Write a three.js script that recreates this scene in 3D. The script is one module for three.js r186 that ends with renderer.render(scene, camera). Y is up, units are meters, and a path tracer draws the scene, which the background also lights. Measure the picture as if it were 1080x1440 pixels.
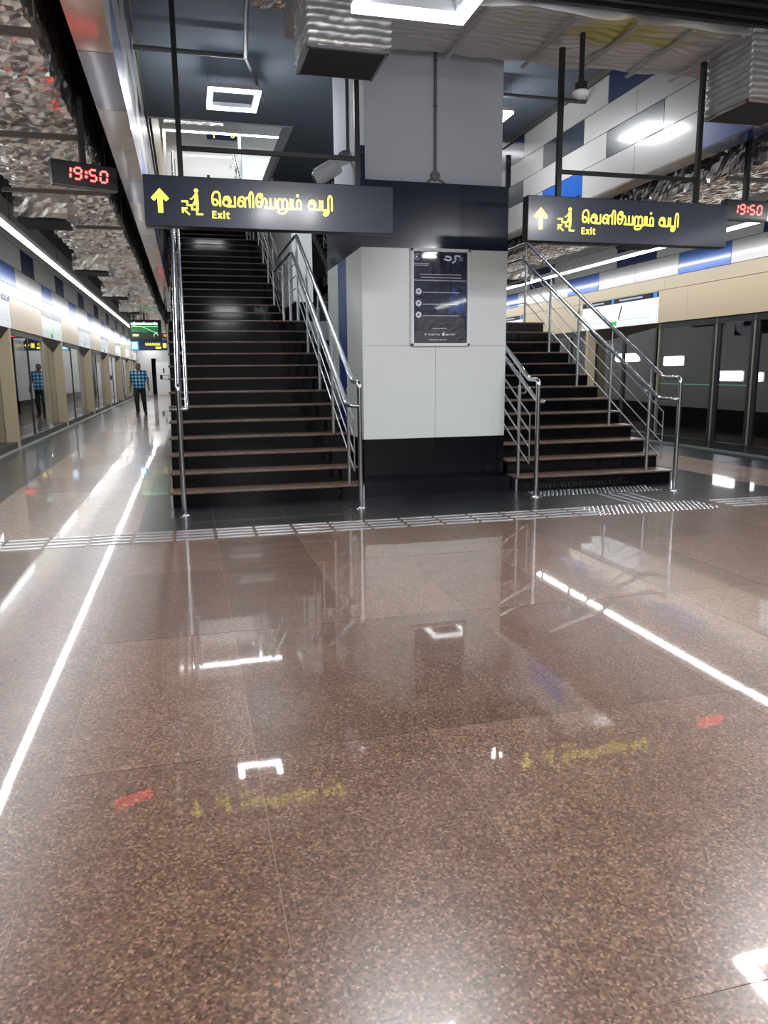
import * as THREE from 'three';
import { mergeGeometries, mergeVertices } from 'three/addons/utils/BufferGeometryUtils.js';
import { RoundedBoxGeometry } from 'three/addons/geometries/RoundedBoxGeometry.js';
import { MarchingCubes } from 'three/addons/objects/MarchingCubes.js';
import { ImprovedNoise } from 'three/addons/math/ImprovedNoise.js';
import { RectAreaLightUniformsLib } from 'three/addons/lights/RectAreaLightUniformsLib.js';

// ---------------------------------------------------------------- camera, exposure
const scene = new THREE.Scene();
scene.background = new THREE.Color(0x000000);
const camera = new THREE.PerspectiveCamera(2 * Math.atan(720 / 1057.4) * 180 / Math.PI, 0.75, 0.05, 200);
{
  const D = Math.PI / 180, yaw = 14.304 * D, pitch = -10.558 * D, roll = -0.544 * D;
  const fw = new THREE.Vector3(Math.sin(yaw) * Math.cos(pitch), Math.sin(pitch), -Math.cos(yaw) * Math.cos(pitch));
  const r = new THREE.Vector3(Math.cos(yaw), 0, Math.sin(yaw)), u = new THREE.Vector3().crossVectors(r, fw);
  const r2 = r.clone().multiplyScalar(Math.cos(roll)).addScaledVector(u, Math.sin(roll));
  const u2 = u.clone().multiplyScalar(Math.cos(roll)).addScaledVector(r, -Math.sin(roll));
  camera.position.set(0, 1.36, 0);
  camera.quaternion.setFromRotationMatrix(new THREE.Matrix4().makeBasis(r2, u2, fw.clone().negate()));
}
const renderer = new THREE.WebGLRenderer({ antialias: true });
renderer.toneMapping = THREE.LinearToneMapping;
renderer.toneMappingExposure = 1.15;
renderer.shadowMap.enabled = true;
RectAreaLightUniformsLib.init();
const LAMP = 68;          // radiance of the tubes
const RING = 150;         // radiance of the square ring lamps
const COOL = 0xf7f8fb;
function area(x, y, z, w, h, k, down = true, color = COOL) {   // faces down (or +z)
  const l = new THREE.RectAreaLight(color, k, w, h);
  l.position.set(x, y, z);
  if (down) l.rotation.x = -Math.PI / 2;
  scene.add(l);
  return l;
}
// the long platform tubes (fittings are built further down)
area(-2.29, 3.335, -22.5, 0.07, 59, LAMP);
area(7.77, 3.335, -22.5, 0.07, 59, LAMP);

// ---------------------------------------------------------------- helpers
let seed = 7;
const rnd = () => { seed = (seed + 0x6D2B79F5) | 0; let t = Math.imul(seed ^ (seed >>> 15), 1 | seed); t = (t + Math.imul(t ^ (t >>> 7), 61 | t)) ^ t; return ((t ^ (t >>> 14)) >>> 0) / 4294967296; };
const rr = (a, b) => a + (b - a) * rnd();
const noise = new ImprovedNoise();
const V = (x, y, z) => new THREE.Vector3(x, y, z);
function mat(color, roughness = 0.6, metalness = 0, extra = {}) {
  const M = Object.keys(extra).some(k => /clearcoat|transmission|ior|sheen|specular/.test(k)) ? THREE.MeshPhysicalMaterial : THREE.MeshStandardMaterial;
  return new M({ color, roughness, metalness, ...extra });
}
const used = {};
function numbered(n) { const k = used[n] = (used[n] ?? -1) + 1; return k ? n + '_' + String(k).padStart(3, '0') : n; }
function thing(name, label, category, group, kind) {
  const o = new THREE.Group(); o.name = numbered(name); o.userData = { label, category };
  if (group) o.userData.group = group;
  if (kind) o.userData.kind = kind;
  scene.add(o); return o;
}
function struct(name, label) { const o = new THREE.Group(); o.name = name; o.userData = { kind: 'structure', label, category: name.split('_')[0] }; scene.add(o); return o; }
function part(name, geo, material, parent, label) {
  const m = new THREE.Mesh(geo, material); m.name = name; m.castShadow = m.receiveShadow = true;
  if (label) m.userData.label = label;
  parent.add(m); return m;
}
const boxCache = new Map();
function boxGeo(w, h, d) { const k = [w, h, d].map(v => v.toFixed(4)).join(); if (!boxCache.has(k)) boxCache.set(k, new THREE.BoxGeometry(w, h, d)); return boxCache.get(k); }
function bx(name, x0, x1, y0, y1, z0, z1, material, parent, label) {      // axis box as one part
  const m = part(name, boxGeo(Math.abs(x1 - x0), Math.abs(y1 - y0), Math.abs(z1 - z0)), material, parent, label);
  m.position.set((x0 + x1) / 2, (y0 + y1) / 2, (z0 + z1) / 2); return m;
}
function gbox(x0, x1, y0, y1, z0, z1) { return new THREE.BoxGeometry(Math.abs(x1 - x0), Math.abs(y1 - y0), Math.abs(z1 - z0)).translate((x0 + x1) / 2, (y0 + y1) / 2, (z0 + z1) / 2); }
function rbx(name, x0, x1, y0, y1, z0, z1, r, material, parent, label) {
  const m = part(name, new RoundedBoxGeometry(Math.abs(x1 - x0), Math.abs(y1 - y0), Math.abs(z1 - z0), 2, r), material, parent, label);
  m.position.set((x0 + x1) / 2, (y0 + y1) / 2, (z0 + z1) / 2); return m;
}
function pipe(pts, r, bend = 0, sides = 10) {                              // swept tube with rounded corners
  const P = pts.map(p => Array.isArray(p) ? V(...p) : p), path = [P[0].clone()];
  for (let i = 1; i < P.length - 1; i++) {
    const a = P[i - 1], b = P[i], c = P[i + 1];
    const k = Math.min(bend, a.distanceTo(b) * 0.49, b.distanceTo(c) * 0.49);
    if (k < 1e-4) { path.push(b.clone()); continue; }
    const s = b.clone().lerp(a, k / a.distanceTo(b)), e = b.clone().lerp(c, k / b.distanceTo(c));
    for (let j = 0; j <= 5; j++) { const t = j / 5; path.push(s.clone().multiplyScalar((1 - t) ** 2).addScaledVector(b, 2 * t * (1 - t)).addScaledVector(e, t * t)); }
  }
  path.push(P[P.length - 1].clone());
  const pos = [], nor = [], idx = []; let n0 = null;
  path.forEach((p, i) => {
    const d = (path[i + 1] || p).clone().sub(path[i - 1] || p).normalize();
    if (!n0) n0 = Math.abs(d.y) > 0.9 ? V(1, 0, 0) : V(0, 1, 0);
    n0.addScaledVector(d, -n0.dot(d)).normalize();
    const b = V(0, 0, 0).crossVectors(d, n0);
    for (let j = 0; j < sides; j++) { const a = j / sides * 2 * Math.PI, v = n0.clone().multiplyScalar(Math.cos(a)).addScaledVector(b, Math.sin(a)); pos.push(p.x + v.x * r, p.y + v.y * r, p.z + v.z * r); nor.push(v.x, v.y, v.z); }
    if (i) for (let j = 0; j < sides; j++) { const a = (i - 1) * sides + j, c = (i - 1) * sides + (j + 1) % sides, e = a + sides, f = c + sides; idx.push(a, c, e, c, f, e); }
  });
  for (const [q, i, s] of [[path[0], 0, -1], [path[path.length - 1], path.length - 1, 1]]) {
    const base = pos.length / 3, d = (path[Math.min(i + 1, path.length - 1)]).clone().sub(path[Math.max(i - 1, 0)]).normalize().multiplyScalar(s);
    pos.push(q.x, q.y, q.z); nor.push(d.x, d.y, d.z);
    for (let j = 0; j < sides; j++) { const o = (i * sides + j) * 3; pos.push(pos[o], pos[o + 1], pos[o + 2]); nor.push(d.x, d.y, d.z); }
    for (let j = 0; j < sides; j++) { const a = base + 1 + j, b = base + 1 + (j + 1) % sides; s > 0 ? idx.push(base, a, b) : idx.push(base, b, a); }
  }
  const g = new THREE.BufferGeometry();
  g.setAttribute('position', new THREE.Float32BufferAttribute(pos, 3)); g.setAttribute('normal', new THREE.Float32BufferAttribute(nor, 3));
  g.setAttribute('uv', new THREE.Float32BufferAttribute(new Float32Array(pos.length / 3 * 2), 2)); g.setIndex(idx);
  return g;
}
function poly(points, depth, bevel = 0) { const s = new THREE.Shape(points.map(p => new THREE.Vector2(...p))); return new THREE.ExtrudeGeometry(s, { depth, bevelEnabled: bevel > 0, bevelSize: bevel, bevelThickness: bevel, bevelSegments: 1 }); }
function canvasTex(w, h, draw) {
  const c = document.createElement('canvas'); c.width = w; c.height = h; const g = c.getContext('2d'); draw(g, w, h);
  const t = new THREE.CanvasTexture(c); t.colorSpace = THREE.SRGBColorSpace; t.anisotropy = 8; return t;
}
function dataTex(n, fn, srgb = true) {
  const d = new Uint8Array(n * n * 4);
  for (let y = 0; y < n; y++) for (let x = 0; x < n; x++) { const c = fn(x, y), i = (y * n + x) * 4; d[i] = c[0]; d[i + 1] = c[1]; d[i + 2] = c[2]; d[i + 3] = 255; }
  const t = new THREE.DataTexture(d, n, n); t.magFilter = THREE.LinearFilter; t.minFilter = THREE.LinearMipmapLinearFilter; t.generateMipmaps = true;
  t.wrapS = t.wrapT = THREE.RepeatWrapping; if (srgb) t.colorSpace = THREE.SRGBColorSpace; t.needsUpdate = true; return t;
}

// ---------------------------------------------------------------- textures and materials
function granite(palette, cell, n = 1024, drift = 0.5) {      // crystals: nearest of jittered cells
  const m = Math.round(n / cell), px = [], py = [], pc = [];
  for (let j = 0; j < m; j++) for (let i = 0; i < m; i++) {
    px.push((i + rr(0.05, 0.95)) * n / m); py.push((j + rr(0.05, 0.95)) * n / m);
    const dr = noise.noise(i / m * 8, j / m * 8, 3.3) * drift;
    let k = Math.floor((rnd() * 0.999 + dr * 0.3) * palette.length); k = Math.max(0, Math.min(palette.length - 1, k));
    const s = rr(0.86, 1.14); pc.push(palette[k].map(v => Math.max(0, Math.min(255, v * s))));
  }
  return dataTex(n, (x, y) => {
    const ci = Math.floor(x / n * m), cj = Math.floor(y / n * m); let best = 1e9, b = 0;
    for (let dj = -1; dj <= 1; dj++) for (let di = -1; di <= 1; di++) {
      const i = (ci + di + m) % m, j = (cj + dj + m) % m, q = j * m + i;
      let dx = Math.abs(px[q] - x), dy = Math.abs(py[q] - y); if (dx > n / 2) dx = n - dx; if (dy > n / 2) dy = n - dy;
      const d = dx * dx + dy * dy; if (d < best) { best = d; b = q; }
    }
    return pc[b];
  });
}
const brownTex = granite([[78, 64, 54], [95, 78, 66], [106, 86, 73], [113, 91, 77], [117, 97, 84], [100, 88, 79], [138, 119, 104]], 5.5);
const laneTex = granite([[128, 108, 98], [142, 120, 110], [152, 130, 120], [160, 138, 127], [168, 147, 136], [150, 136, 128]], 5.5, 512);  // same granite in a paler copy: reflected brightness put into the colour
const blackTex = granite([[20, 22, 24], [24, 27, 30], [30, 33, 36], [26, 29, 32], [44, 48, 52]], 6, 512);
const M = {};
const gran = (tex, color, rough, extra = {}) => mat(color, rough, 0, { map: tex, clearcoat: 0.85, clearcoatRoughness: 0.03, ...extra });
M.brown = [0xffeee4, 0xf3e0d6, 0xe8d4c9, 0xffede2, 0xdcc8bc].map(c => gran(brownTex, c, 0.3));
M.black = [0xffffff, 0xd8dde2].map(c => gran(blackTex, c, 0.3, { clearcoat: 0.4 }));
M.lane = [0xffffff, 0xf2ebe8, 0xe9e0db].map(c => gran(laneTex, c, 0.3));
M.blackRiser = mat(0x06070a, 0.1, 0, { specularIntensity: 0.45 });
M.tread = gran(brownTex, 0xe8dcd6, 0.5, { clearcoat: 0.4, clearcoatRoughness: 0.15 });
M.screed = mat(0x8d7d70, 0.6);
M.steel = mat(0xc9ccd0, 0.2, 1);
M.steelSatin = mat(0xb9bcc0, 0.34, 1);
M.clad = mat(0xd6dbd8, 0.32, 0, { clearcoat: 0.35, clearcoatRoughness: 0.2 });
M.cladBlue = mat(0x143c8c, 0.3, 0, { clearcoat: 0.5, clearcoatRoughness: 0.12 });
M.navy = mat(0x172136, 0.22, 0, { clearcoat: 0.7, clearcoatRoughness: 0.1 });
M.skirt = mat(0x0a0d13, 0.14, 0, { specularIntensity: 0.6 });
M.paint = mat(0xc3c9d4, 0.75);
M.beige = mat(0xaa9c82, 0.38, 0, { clearcoat: 0.3, clearcoatRoughness: 0.2 });
M.beigeDeep = mat(0xa08d70, 0.42);
M.wall = mat(0xcbcac6, 0.34, 0, { clearcoat: 0.45, clearcoatRoughness: 0.12 });
M.wallGrey = mat(0x3b434e, 0.28, 0, { clearcoat: 0.6, clearcoatRoughness: 0.08 });
M.wallBlue = mat(0x1f62c4, 0.3, 0, { clearcoat: 0.5, clearcoatRoughness: 0.1 });
M.wallNavy = mat(0x16295a, 0.3, 0, { clearcoat: 0.5, clearcoatRoughness: 0.1 });
M.soffit = mat(0xb0a18f, 0.25, 0, { clearcoat: 0.3, clearcoatRoughness: 0.08 });
M.soffitBlue = mat(0x10326e, 0.25, 0, { clearcoat: 0.3, clearcoatRoughness: 0.08 });
M.joint = mat(0x4f5152, 0.9);
M.jointLight = mat(0x9a9a98, 0.9);
M.dark = mat(0x22282d, 0.85);
M.ceil = mat(0x6c7681, 0.85);
M.blackMetal = mat(0x0b0c0f, 0.45);
M.blackGap = mat(0x0a0b0d, 0.9);
M.glass = mat(0xffffff, 0.01, 0, { transmission: 1, thickness: 0, ior: 1.5 });
M.glassTint = mat(0x8f999c, 0.01, 0, { transmission: 1, thickness: 0, ior: 1.6 });
M.tunnel = mat(0x111213, 0.95);
M.alu = mat(0x9a958a, 0.4, 0.8);
M.brownMetal = mat(0x2b2420, 0.5);
M.galv = mat(0x6f6a66, 0.5, 0.6);
M.pipe = mat(0x6d7074, 0.5, 0.3);
M.white = mat(0xdfe3e6, 0.5);
const glow = (k, c = 0xffffff) => new THREE.MeshStandardMaterial({ color: 0x111111, emissive: c, emissiveIntensity: k, roughness: 0.6 });
M.lampGlow = glow(6, 0xf4f8ff);
M.foil = mat(0xe4e0da, 0.26, 0.92);
M.foilDull = mat(0xb9b9b8, 0.42, 0.75);

// ---------------------------------------------------------------- floor
const PSDL = -3.12, PSDR = 8.6, ENDZ = -52, BACKZ = 9;
{
  const floor = struct('floor', 'polished brown and black granite platform floor');
  bx('screed', PSDL - 0.6, PSDR + 0.6, -0.3, -0.0012, ENDZ - 4, BACKZ, M.screed, floor);
  const T = 0.02, J = 0.0025;
  const variants = new Map();
  function slabGeo(w, d, v) {
    const key = w.toFixed(3) + d.toFixed(3) + v;
    if (!variants.has(key)) {
      const g = new THREE.BoxGeometry(w - J, T, d - J), p = g.attributes.position, uv = g.attributes.uv, ou = rnd(), ov = rnd();
      for (let i = 0; i < uv.count; i++) uv.setXY(i, p.getX(i) / 1.35 + ou, p.getZ(i) / 1.35 + ov + p.getY(i));
      variants.set(key, g);
    }
    return variants.get(key);
  }
  function slab(x0, x1, z0, z1, mats, tilt = 0.0011) {
    const m = part('slab', slabGeo(x1 - x0, z1 - z0, Math.floor(rnd() * 5)), mats[Math.floor(rnd() * mats.length)], floor);
    m.position.set((x0 + x1) / 2, -T / 2, (z0 + z1) / 2); m.rotation.set(rr(-tilt, tilt), 0, rr(-tilt, tilt));
  }
  const cols = []; for (let x = 0.165 - 0.665 * 4; x < PSDR + 0.3; x += 0.665) cols.push(x);
  // hall in front of the stairs
  for (let r = 0; r < 5; r++) {
    const z1 = 0.13 - r * 1.35, z0 = r === 4 ? -6.3 : z1 - 1.35;
    for (let i = 0; i + 1 < cols.length; i++) slab(cols[i], cols[i + 1], z0, z1, M.brown);
  }
  // behind the camera, laid in large fields
  for (let i = 0; i < 6; i++) slab(-3.12 + i * 1.955, -3.12 + (i + 1) * 1.955, 0.13, BACKZ, M.brown, 0);
  // lanes beside the stairs: brown, with black borders along the screen doors
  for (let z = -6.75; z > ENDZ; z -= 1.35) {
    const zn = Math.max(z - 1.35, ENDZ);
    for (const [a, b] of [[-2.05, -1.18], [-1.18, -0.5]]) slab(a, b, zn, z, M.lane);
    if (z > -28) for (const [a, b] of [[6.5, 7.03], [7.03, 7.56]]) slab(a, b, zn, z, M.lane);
  }
  for (let z = -6.75; z > ENDZ; z -= 2.7) { slab(PSDL, -2.05, Math.max(z - 2.7, ENDZ), z, M.black, 0.0006); if (z > -28) slab(7.56, PSDR, Math.max(z - 2.7, ENDZ), z, M.black, 0.0006); }
  for (let r = 0; r < 2; r++) for (let x = -0.5, i = 0; x < 6.49; i++) {
    const xn = i === 0 ? 0.165 : Math.min(x + 0.665, 6.5); slab(x, xn, -6.75 - 0.6 * (r + 1), -6.75 - 0.6 * r, M.black, 0.0008); x = xn;
  }
  for (let z = -7.95; z > -30; z -= 2.4) { slab(-0.5, -0.2, z - 2.4, z, M.black, 0); slab(5.6, 6.5, z - 2.4, z, M.black, 0); }
  slab(-0.2, 5.6, -30.35, -7.95, M.black, 0);
  slab(-0.5, 6.5, ENDZ, -30.35, M.brown, 0); slab(6.5, PSDR, ENDZ, -28.35, M.brown, 0);
  // steel tactile guide strip across the hall
  for (let x = PSDL; x < PSDR - 0.1; x += 1.172) slab(x, x + 1.172, -6.75, -6.3, M.brown, 0);
}
{
  const strip = thing('tactile_guide_strip', 'long stainless steel ribbed guide strip crossing the brown floor before the stairs', 'tactile strip');
  const g = new RoundedBoxGeometry(0.31, 0.008, 0.035, 1, 0.003);
  for (let x = PSDL + 1.25; x < 8.2; x += 0.338) {
    if (x > 3.72 && x < 5.1) continue;
    for (let k = 0; k < 4; k++) { const m = part('bar', g, M.steelSatin, strip); m.position.set(x + 0.169, 0.002, -6.345 - k * 0.118); }
  }
  const link = thing('tactile_link_bars', 'four steel guide bars on black floor leading to the right staircase', 'tactile strip');
  const gl = new RoundedBoxGeometry(0.035, 0.008, 0.6, 1, 0.003);
  for (let k = 0; k < 4; k++) { const m = part('bar', gl, M.steelSatin, link); m.position.set(4.36 + k * 0.118, 0.002, -7.1); }
  function studs(label, x0, x1, z0, z1) {
    const t = thing('tactile_stud_field', label, 'tactile studs', 'steel stud fields');
    const g = new THREE.CylinderGeometry(0.012, 0.0165, 0.007, 8), n = [], sx = 0.05;
    let r = 0;
    for (let z = z0; z < z1; z += sx, r++) for (let x = x0 + (r % 2) * 0.025; x < x1; x += sx) n.push(g.clone().translate(x, 0.0025, z));
    const m = part('studs', mergeGeometries(n), M.steel, t); m.userData.kind = 'stuff';
  }
  studs('steel warning studs in the guide strip crossing', 3.74, 5.08, -6.72, -6.3);
  studs('steel warning studs right before the right staircase', 3.68, 5.2, -7.78, -7.48);
}

// ---------------------------------------------------------------- ceilings and shell
const CEIL = 5.5, LANE = 4.6, IN_L = -0.43, OUT_L = -0.70, IN_R = 5.91, OUT_R = 6.18;
{
  const c = struct('ceiling', 'dark grey painted concrete ceiling');
  bx('slab', IN_L - 0.1, IN_R + 0.1, CEIL, 6.34, -13.8, BACKZ, M.ceil, c);
  bx('slab', 1.98, 3.5, CEIL, 5.78, -27.5, -13.8, M.ceil, c);
  for (const [a, b] of [[1.93, 1.98], [3.5, 3.55]]) bx('opening_trim', a, b, CEIL - 0.01, 5.79, -27.5, -13.8, M.paint, c);
  for (const [a, b] of [[IN_L, 1.98], [3.5, IN_R]]) bx('opening_trim', a, b, CEIL - 0.01, 5.79, -13.85, -13.8, M.paint, c);
  bx('slab', IN_L - 0.1, IN_R + 0.1, CEIL, 6.34, ENDZ, -27.5, M.ceil, c);
  bx('slab', PSDL - 3.5, OUT_L, LANE, LANE + 0.3, ENDZ, BACKZ, M.dark, c);
  bx('slab', OUT_R, PSDR + 3.5, LANE, LANE + 0.3, ENDZ, BACKZ, M.dark, c);
  bx('slab', -1.5, 7, 10.2, 10.4, -28.5, -12, M.ceil, c);
  const wb = struct('wall_back', 'pale panelled wall behind the photographer');
  bx('panel', PSDL - 0.3, PSDR + 0.3, 0, CEIL, BACKZ, BACKZ + 0.2, M.wall, wb);
  const we = struct('wall_end', 'grey wall closing the far end of the platform');
  bx('panel', PSDL - 0.3, -2.25, 0, LANE, ENDZ - 0.2, ENDZ, M.wall, we);
  bx('panel', -2.25, -1.95, 2.35, LANE, ENDZ - 0.2, ENDZ, M.wall, we);
  bx('panel', -1.95, PSDR + 0.3, 0, LANE, ENDZ - 0.2, ENDZ, M.wall, we);
  bx('panel', IN_L - 0.4, IN_R + 0.4, LANE, CEIL, ENDZ - 0.2, ENDZ, M.wall, we);
  bx('recess_back', -2.6, -1.6, 0, LANE, ENDZ - 2.2, ENDZ - 2, M.dark, we);
  // tunnels beyond the screen doors
  for (const [n, s, x] of [['wall_track_left', -1, PSDL], ['wall_track_right', 1, PSDR]]) {
    const w = struct(n, 'dark concrete tunnel lining beyond the glass doors');
    bx('lining', x + s * 3.3, x + s * 3.5, -1.4, LANE, ENDZ, BACKZ, M.tunnel, w);
    bx('track_bed', x + s * 0.6, x + s * 3.3, -1.5, -1.3, ENDZ, BACKZ, M.tunnel, w);
    bx('platform_edge', x + s * 0.45, x + s * 0.6, -1.4, -0.02, ENDZ, BACKZ, M.tunnel, w);
    bx('tunnel_end', x, x + s * 3.5, -1.5, LANE, ENDZ - 0.2, ENDZ, M.tunnel, w);
    bx('tunnel_end', x, x + s * 3.5, -1.5, LANE, BACKZ, BACKZ + 0.2, M.tunnel, w);
  }
}
// walls above the screen doors: two rows of squares over grey panels
for (const [n, s, x] of [['wall_left', -1, PSDL], ['wall_right', 1, PSDR]]) {
  const w = struct(n, 'grey panel wall with blue squares above the screen doors');
  const zEnd = s < 0 ? ENDZ : -31, C = 1.37, g = 0.006, d0 = x - s * 0.0, d1 = x + s * 0.03;
  bx('backing', x + s * 0.03, x + s * 0.2, 3.02, LANE, ENDZ, BACKZ, M.joint, w);
  let i = 0;
  for (let z = -15.0 + C * 15; z > zEnd; z -= C, i++) {
    const m1 = i % 3 === 0 ? M.wallBlue : M.wall, m2 = i % 3 === 1 ? M.wallNavy : M.wall;
    bx('panel', d0, d1, 3.03, 3.385, z - C + g, z - g, m1, w);
    bx('panel', d0, d1, 3.395, 3.84, z - C * 1.5 + g, z - C / 2 - g, m2, w);
    bx('panel', d0, d1, 3.85, LANE, z - C + g, z - g, M.wall, w);
  }
}
// bulkheads that flank the stair void
for (const [n, s, xi, xo] of [['wall_inner_left', -1, IN_L, OUT_L], ['wall_inner_right', 1, IN_R, OUT_R]]) {
  const w = struct(n, 'panelled bulkhead wall beside the stair void with grey and blue panels');
  const zE = -30, g = 0.005;
  bx('backing', xi + s * 0.03, xo - s * 0.01, 3.88, CEIL, zE, BACKZ, M.jointLight, w);
  bx('outer_face', xo - s * 0.01, xo, 3.87, LANE, zE, BACKZ, M.blackGap, w);
  const rows = [[3.87, 4.30, -6.79, M.wallBlue], [4.31, 4.655, -8.9, M.wallGrey], [4.665, 5.015, -6.79, M.wallGrey], [5.025, 5.40, -8.9, M.wallNavy]];
  for (const [y0, y1, zs, mm] of rows) for (let z = zs + 4.12 * 2; z > zE; z -= 4.12) {
    for (const [a, b, q] of [[0, 1.35, mm], [1.35, 2.735, M.wall], [2.735, 4.12, M.wall]])
      bx('panel', xi, xi + s * 0.03, y0, y1, z - b + g, z - a - g, q, w);
  }
  bx('cornice', xi - s * 0.03, xi + s * 0.03, 5.41, 5.5, zE, BACKZ, M.alu, w);
  for (let z = 8.29; z > zE; z -= 4.12) {                     // glossy soffit under the bulkhead
    bx('soffit_panel', xi, xo, 3.85, 3.868, z - 1.37 + g, z - g - 0.0, M.soffit, w);
    bx('soffit_panel', xi, xo, 3.85, 3.868, z - 2.75 + g, z - 1.37 - g, M.soffit, w);
  bx('soffit_panel', xi, xo, 3.85, 3.868, z - 4.12 + g, z - 2.75 - g, M.soffitBlue, w);
  }
}

// ---------------------------------------------------------------- stair geometry
const R = 0.163, G = 0.295, Z0 = -7.884, EXTRA = 2.2;
const nose = k => Z0 - (k - 1) * G - (k > 13 ? EXTRA : 0) - (k > 26 ? EXTRA : 0);   // z of the k-th nosing
function staircase(x0, x1, label) {
  const t = thing('staircase', label, 'staircase', 'granite stairs up to the concourse');
  for (let k = 1; k <= 39; k++) {
    const z = nose(k), deep = k === 13 || k === 26 ? G + EXTRA : G;
    bx('riser', x0 + 0.02, x1 - 0.02, (k - 1) * R, k * R - 0.024, z - 0.02 - 0.03, z - 0.02, M.blackRiser, t);
    if (k < 39) {
      const tr = part('tread', treadGeo(x1 - x0, deep + 0.02), M.tread, t); tr.position.set((x0 + x1) / 2, k * R - 0.012, z - (deep + 0.02) / 2);
    }
  }
  // side faces, saw-toothed
  const saw = (k0, k1, under) => {
    const p = []; for (let k = k0; k <= k1; k++) { p.push([nose(k) - 0.03, (k - 1) * R - (k > k0 ? 0.032 : 0)], [nose(k) - 0.03, k * R - 0.032]); }
    const ze = nose(k1) - G - (k1 === 39 ? 0 : EXTRA);
    p.push([ze, k1 * R - 0.032]); p.push(...under(ze)); return p.map(([z, y]) => [-z, y]);
  };
  const sides = [
    saw(1, 13, ze => [[ze, 0]]),
    saw(14, 26, ze => [[ze, 26 * R - 0.4], [nose(26), 26 * R - 0.4], [nose(14) + 0.1, 13 * R - 0.3], [nose(14) - 0.03, 13 * R - 0.2]]),
    saw(27, 39, ze => [[ze, 39 * R - 0.4], [nose(39), 39 * R - 0.4], [nose(27) + 0.1, 26 * R - 0.3], [nose(27) - 0.03, 26 * R - 0.2]])];
  sides.forEach((pts, i) => {
    for (const x of [x0 + 0.02, x1 - 0.04]) { const m = part('stringer', poly(pts, 0.02), i ? M.paint : M.blackRiser, t); m.rotation.y = Math.PI / 2; m.position.set(x, 0, 0); }
  });
  for (const [a, b] of [[14, 26], [27, 39]]) {
    const za = nose(a) + 0.1, zb = nose(b) - G, ya = (a - 1) * R - 0.3, yb = b * R - 0.4, L = Math.hypot(zb - za, yb - ya);
    const m = part('soffit', boxGeo(x1 - x0 - 0.08, 0.05, L), M.paint, t); m.position.set((x0 + x1) / 2, (ya + yb) / 2 + 0.03, (za + zb) / 2); m.rotation.x = Math.atan2(yb - ya, Math.abs(zb - za));
  }
  for (const x of [x0, x1 - 0.025]) bx('end_plate', x, x + 0.025, 0, R - 0.03, Z0 - 0.32, Z0 - 0.02, M.steelSatin, t, 'brushed steel end plate');
  return t;
}
const treadCache = new Map();
function treadGeo(w, d) {
  const k = w.toFixed(3) + d.toFixed(3);
  if (!treadCache.has(k)) { const g = new RoundedBoxGeometry(w, 0.024, d, 2, 0.007), p = g.attributes.position, uv = g.attributes.uv; for (let i = 0; i < uv.count; i++) uv.setXY(i, p.getX(i) / 1.35, (p.getZ(i) + p.getY(i)) / 1.35); treadCache.set(k, g); }
  return treadCache.get(k);
}
staircase(-0.24, 1.80, 'wide black and brown granite staircase left of the white clad column');
staircase(3.575, 5.62, 'black and brown granite staircase right of the white clad column');

// clad walls closing the space under the upper flights
for (const [n, x, s] of [['wall_stair_left', -0.242, -1], ['wall_stair_right', 5.622, 1]]) {
  const w = struct(n, 'white clad wall with black skirting under the upper stair flights');
  const xf = s < 0 ? -0.45 : 5.9;
  for (let z = -29.5; z > ENDZ + 1; z -= 1.45) { bx('white_panel', xf, xf + s * 0.02, 0.453, 3.4, z - 1.446, z, M.clad, w); bx('skirting_panel', xf, xf + s * 0.02, 0, 0.45, z - 1.446, z, M.skirt, w); }
  for (let z = -11.6; z > -29; z -= 1.45) {
    const y1 = z > -14 ? 13 * R - 0.05 : Math.min(3.4, 13 * R - 0.05 + (-14 - z) * 0.5);
    bx('white_panel', x, x + s * 0.02, 0.453, y1, z - 1.446, z, M.clad, w); bx('skirting_panel', x, x + s * 0.02, 0, 0.45, z - 1.446, z, M.skirt, w);
  }
}
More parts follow.
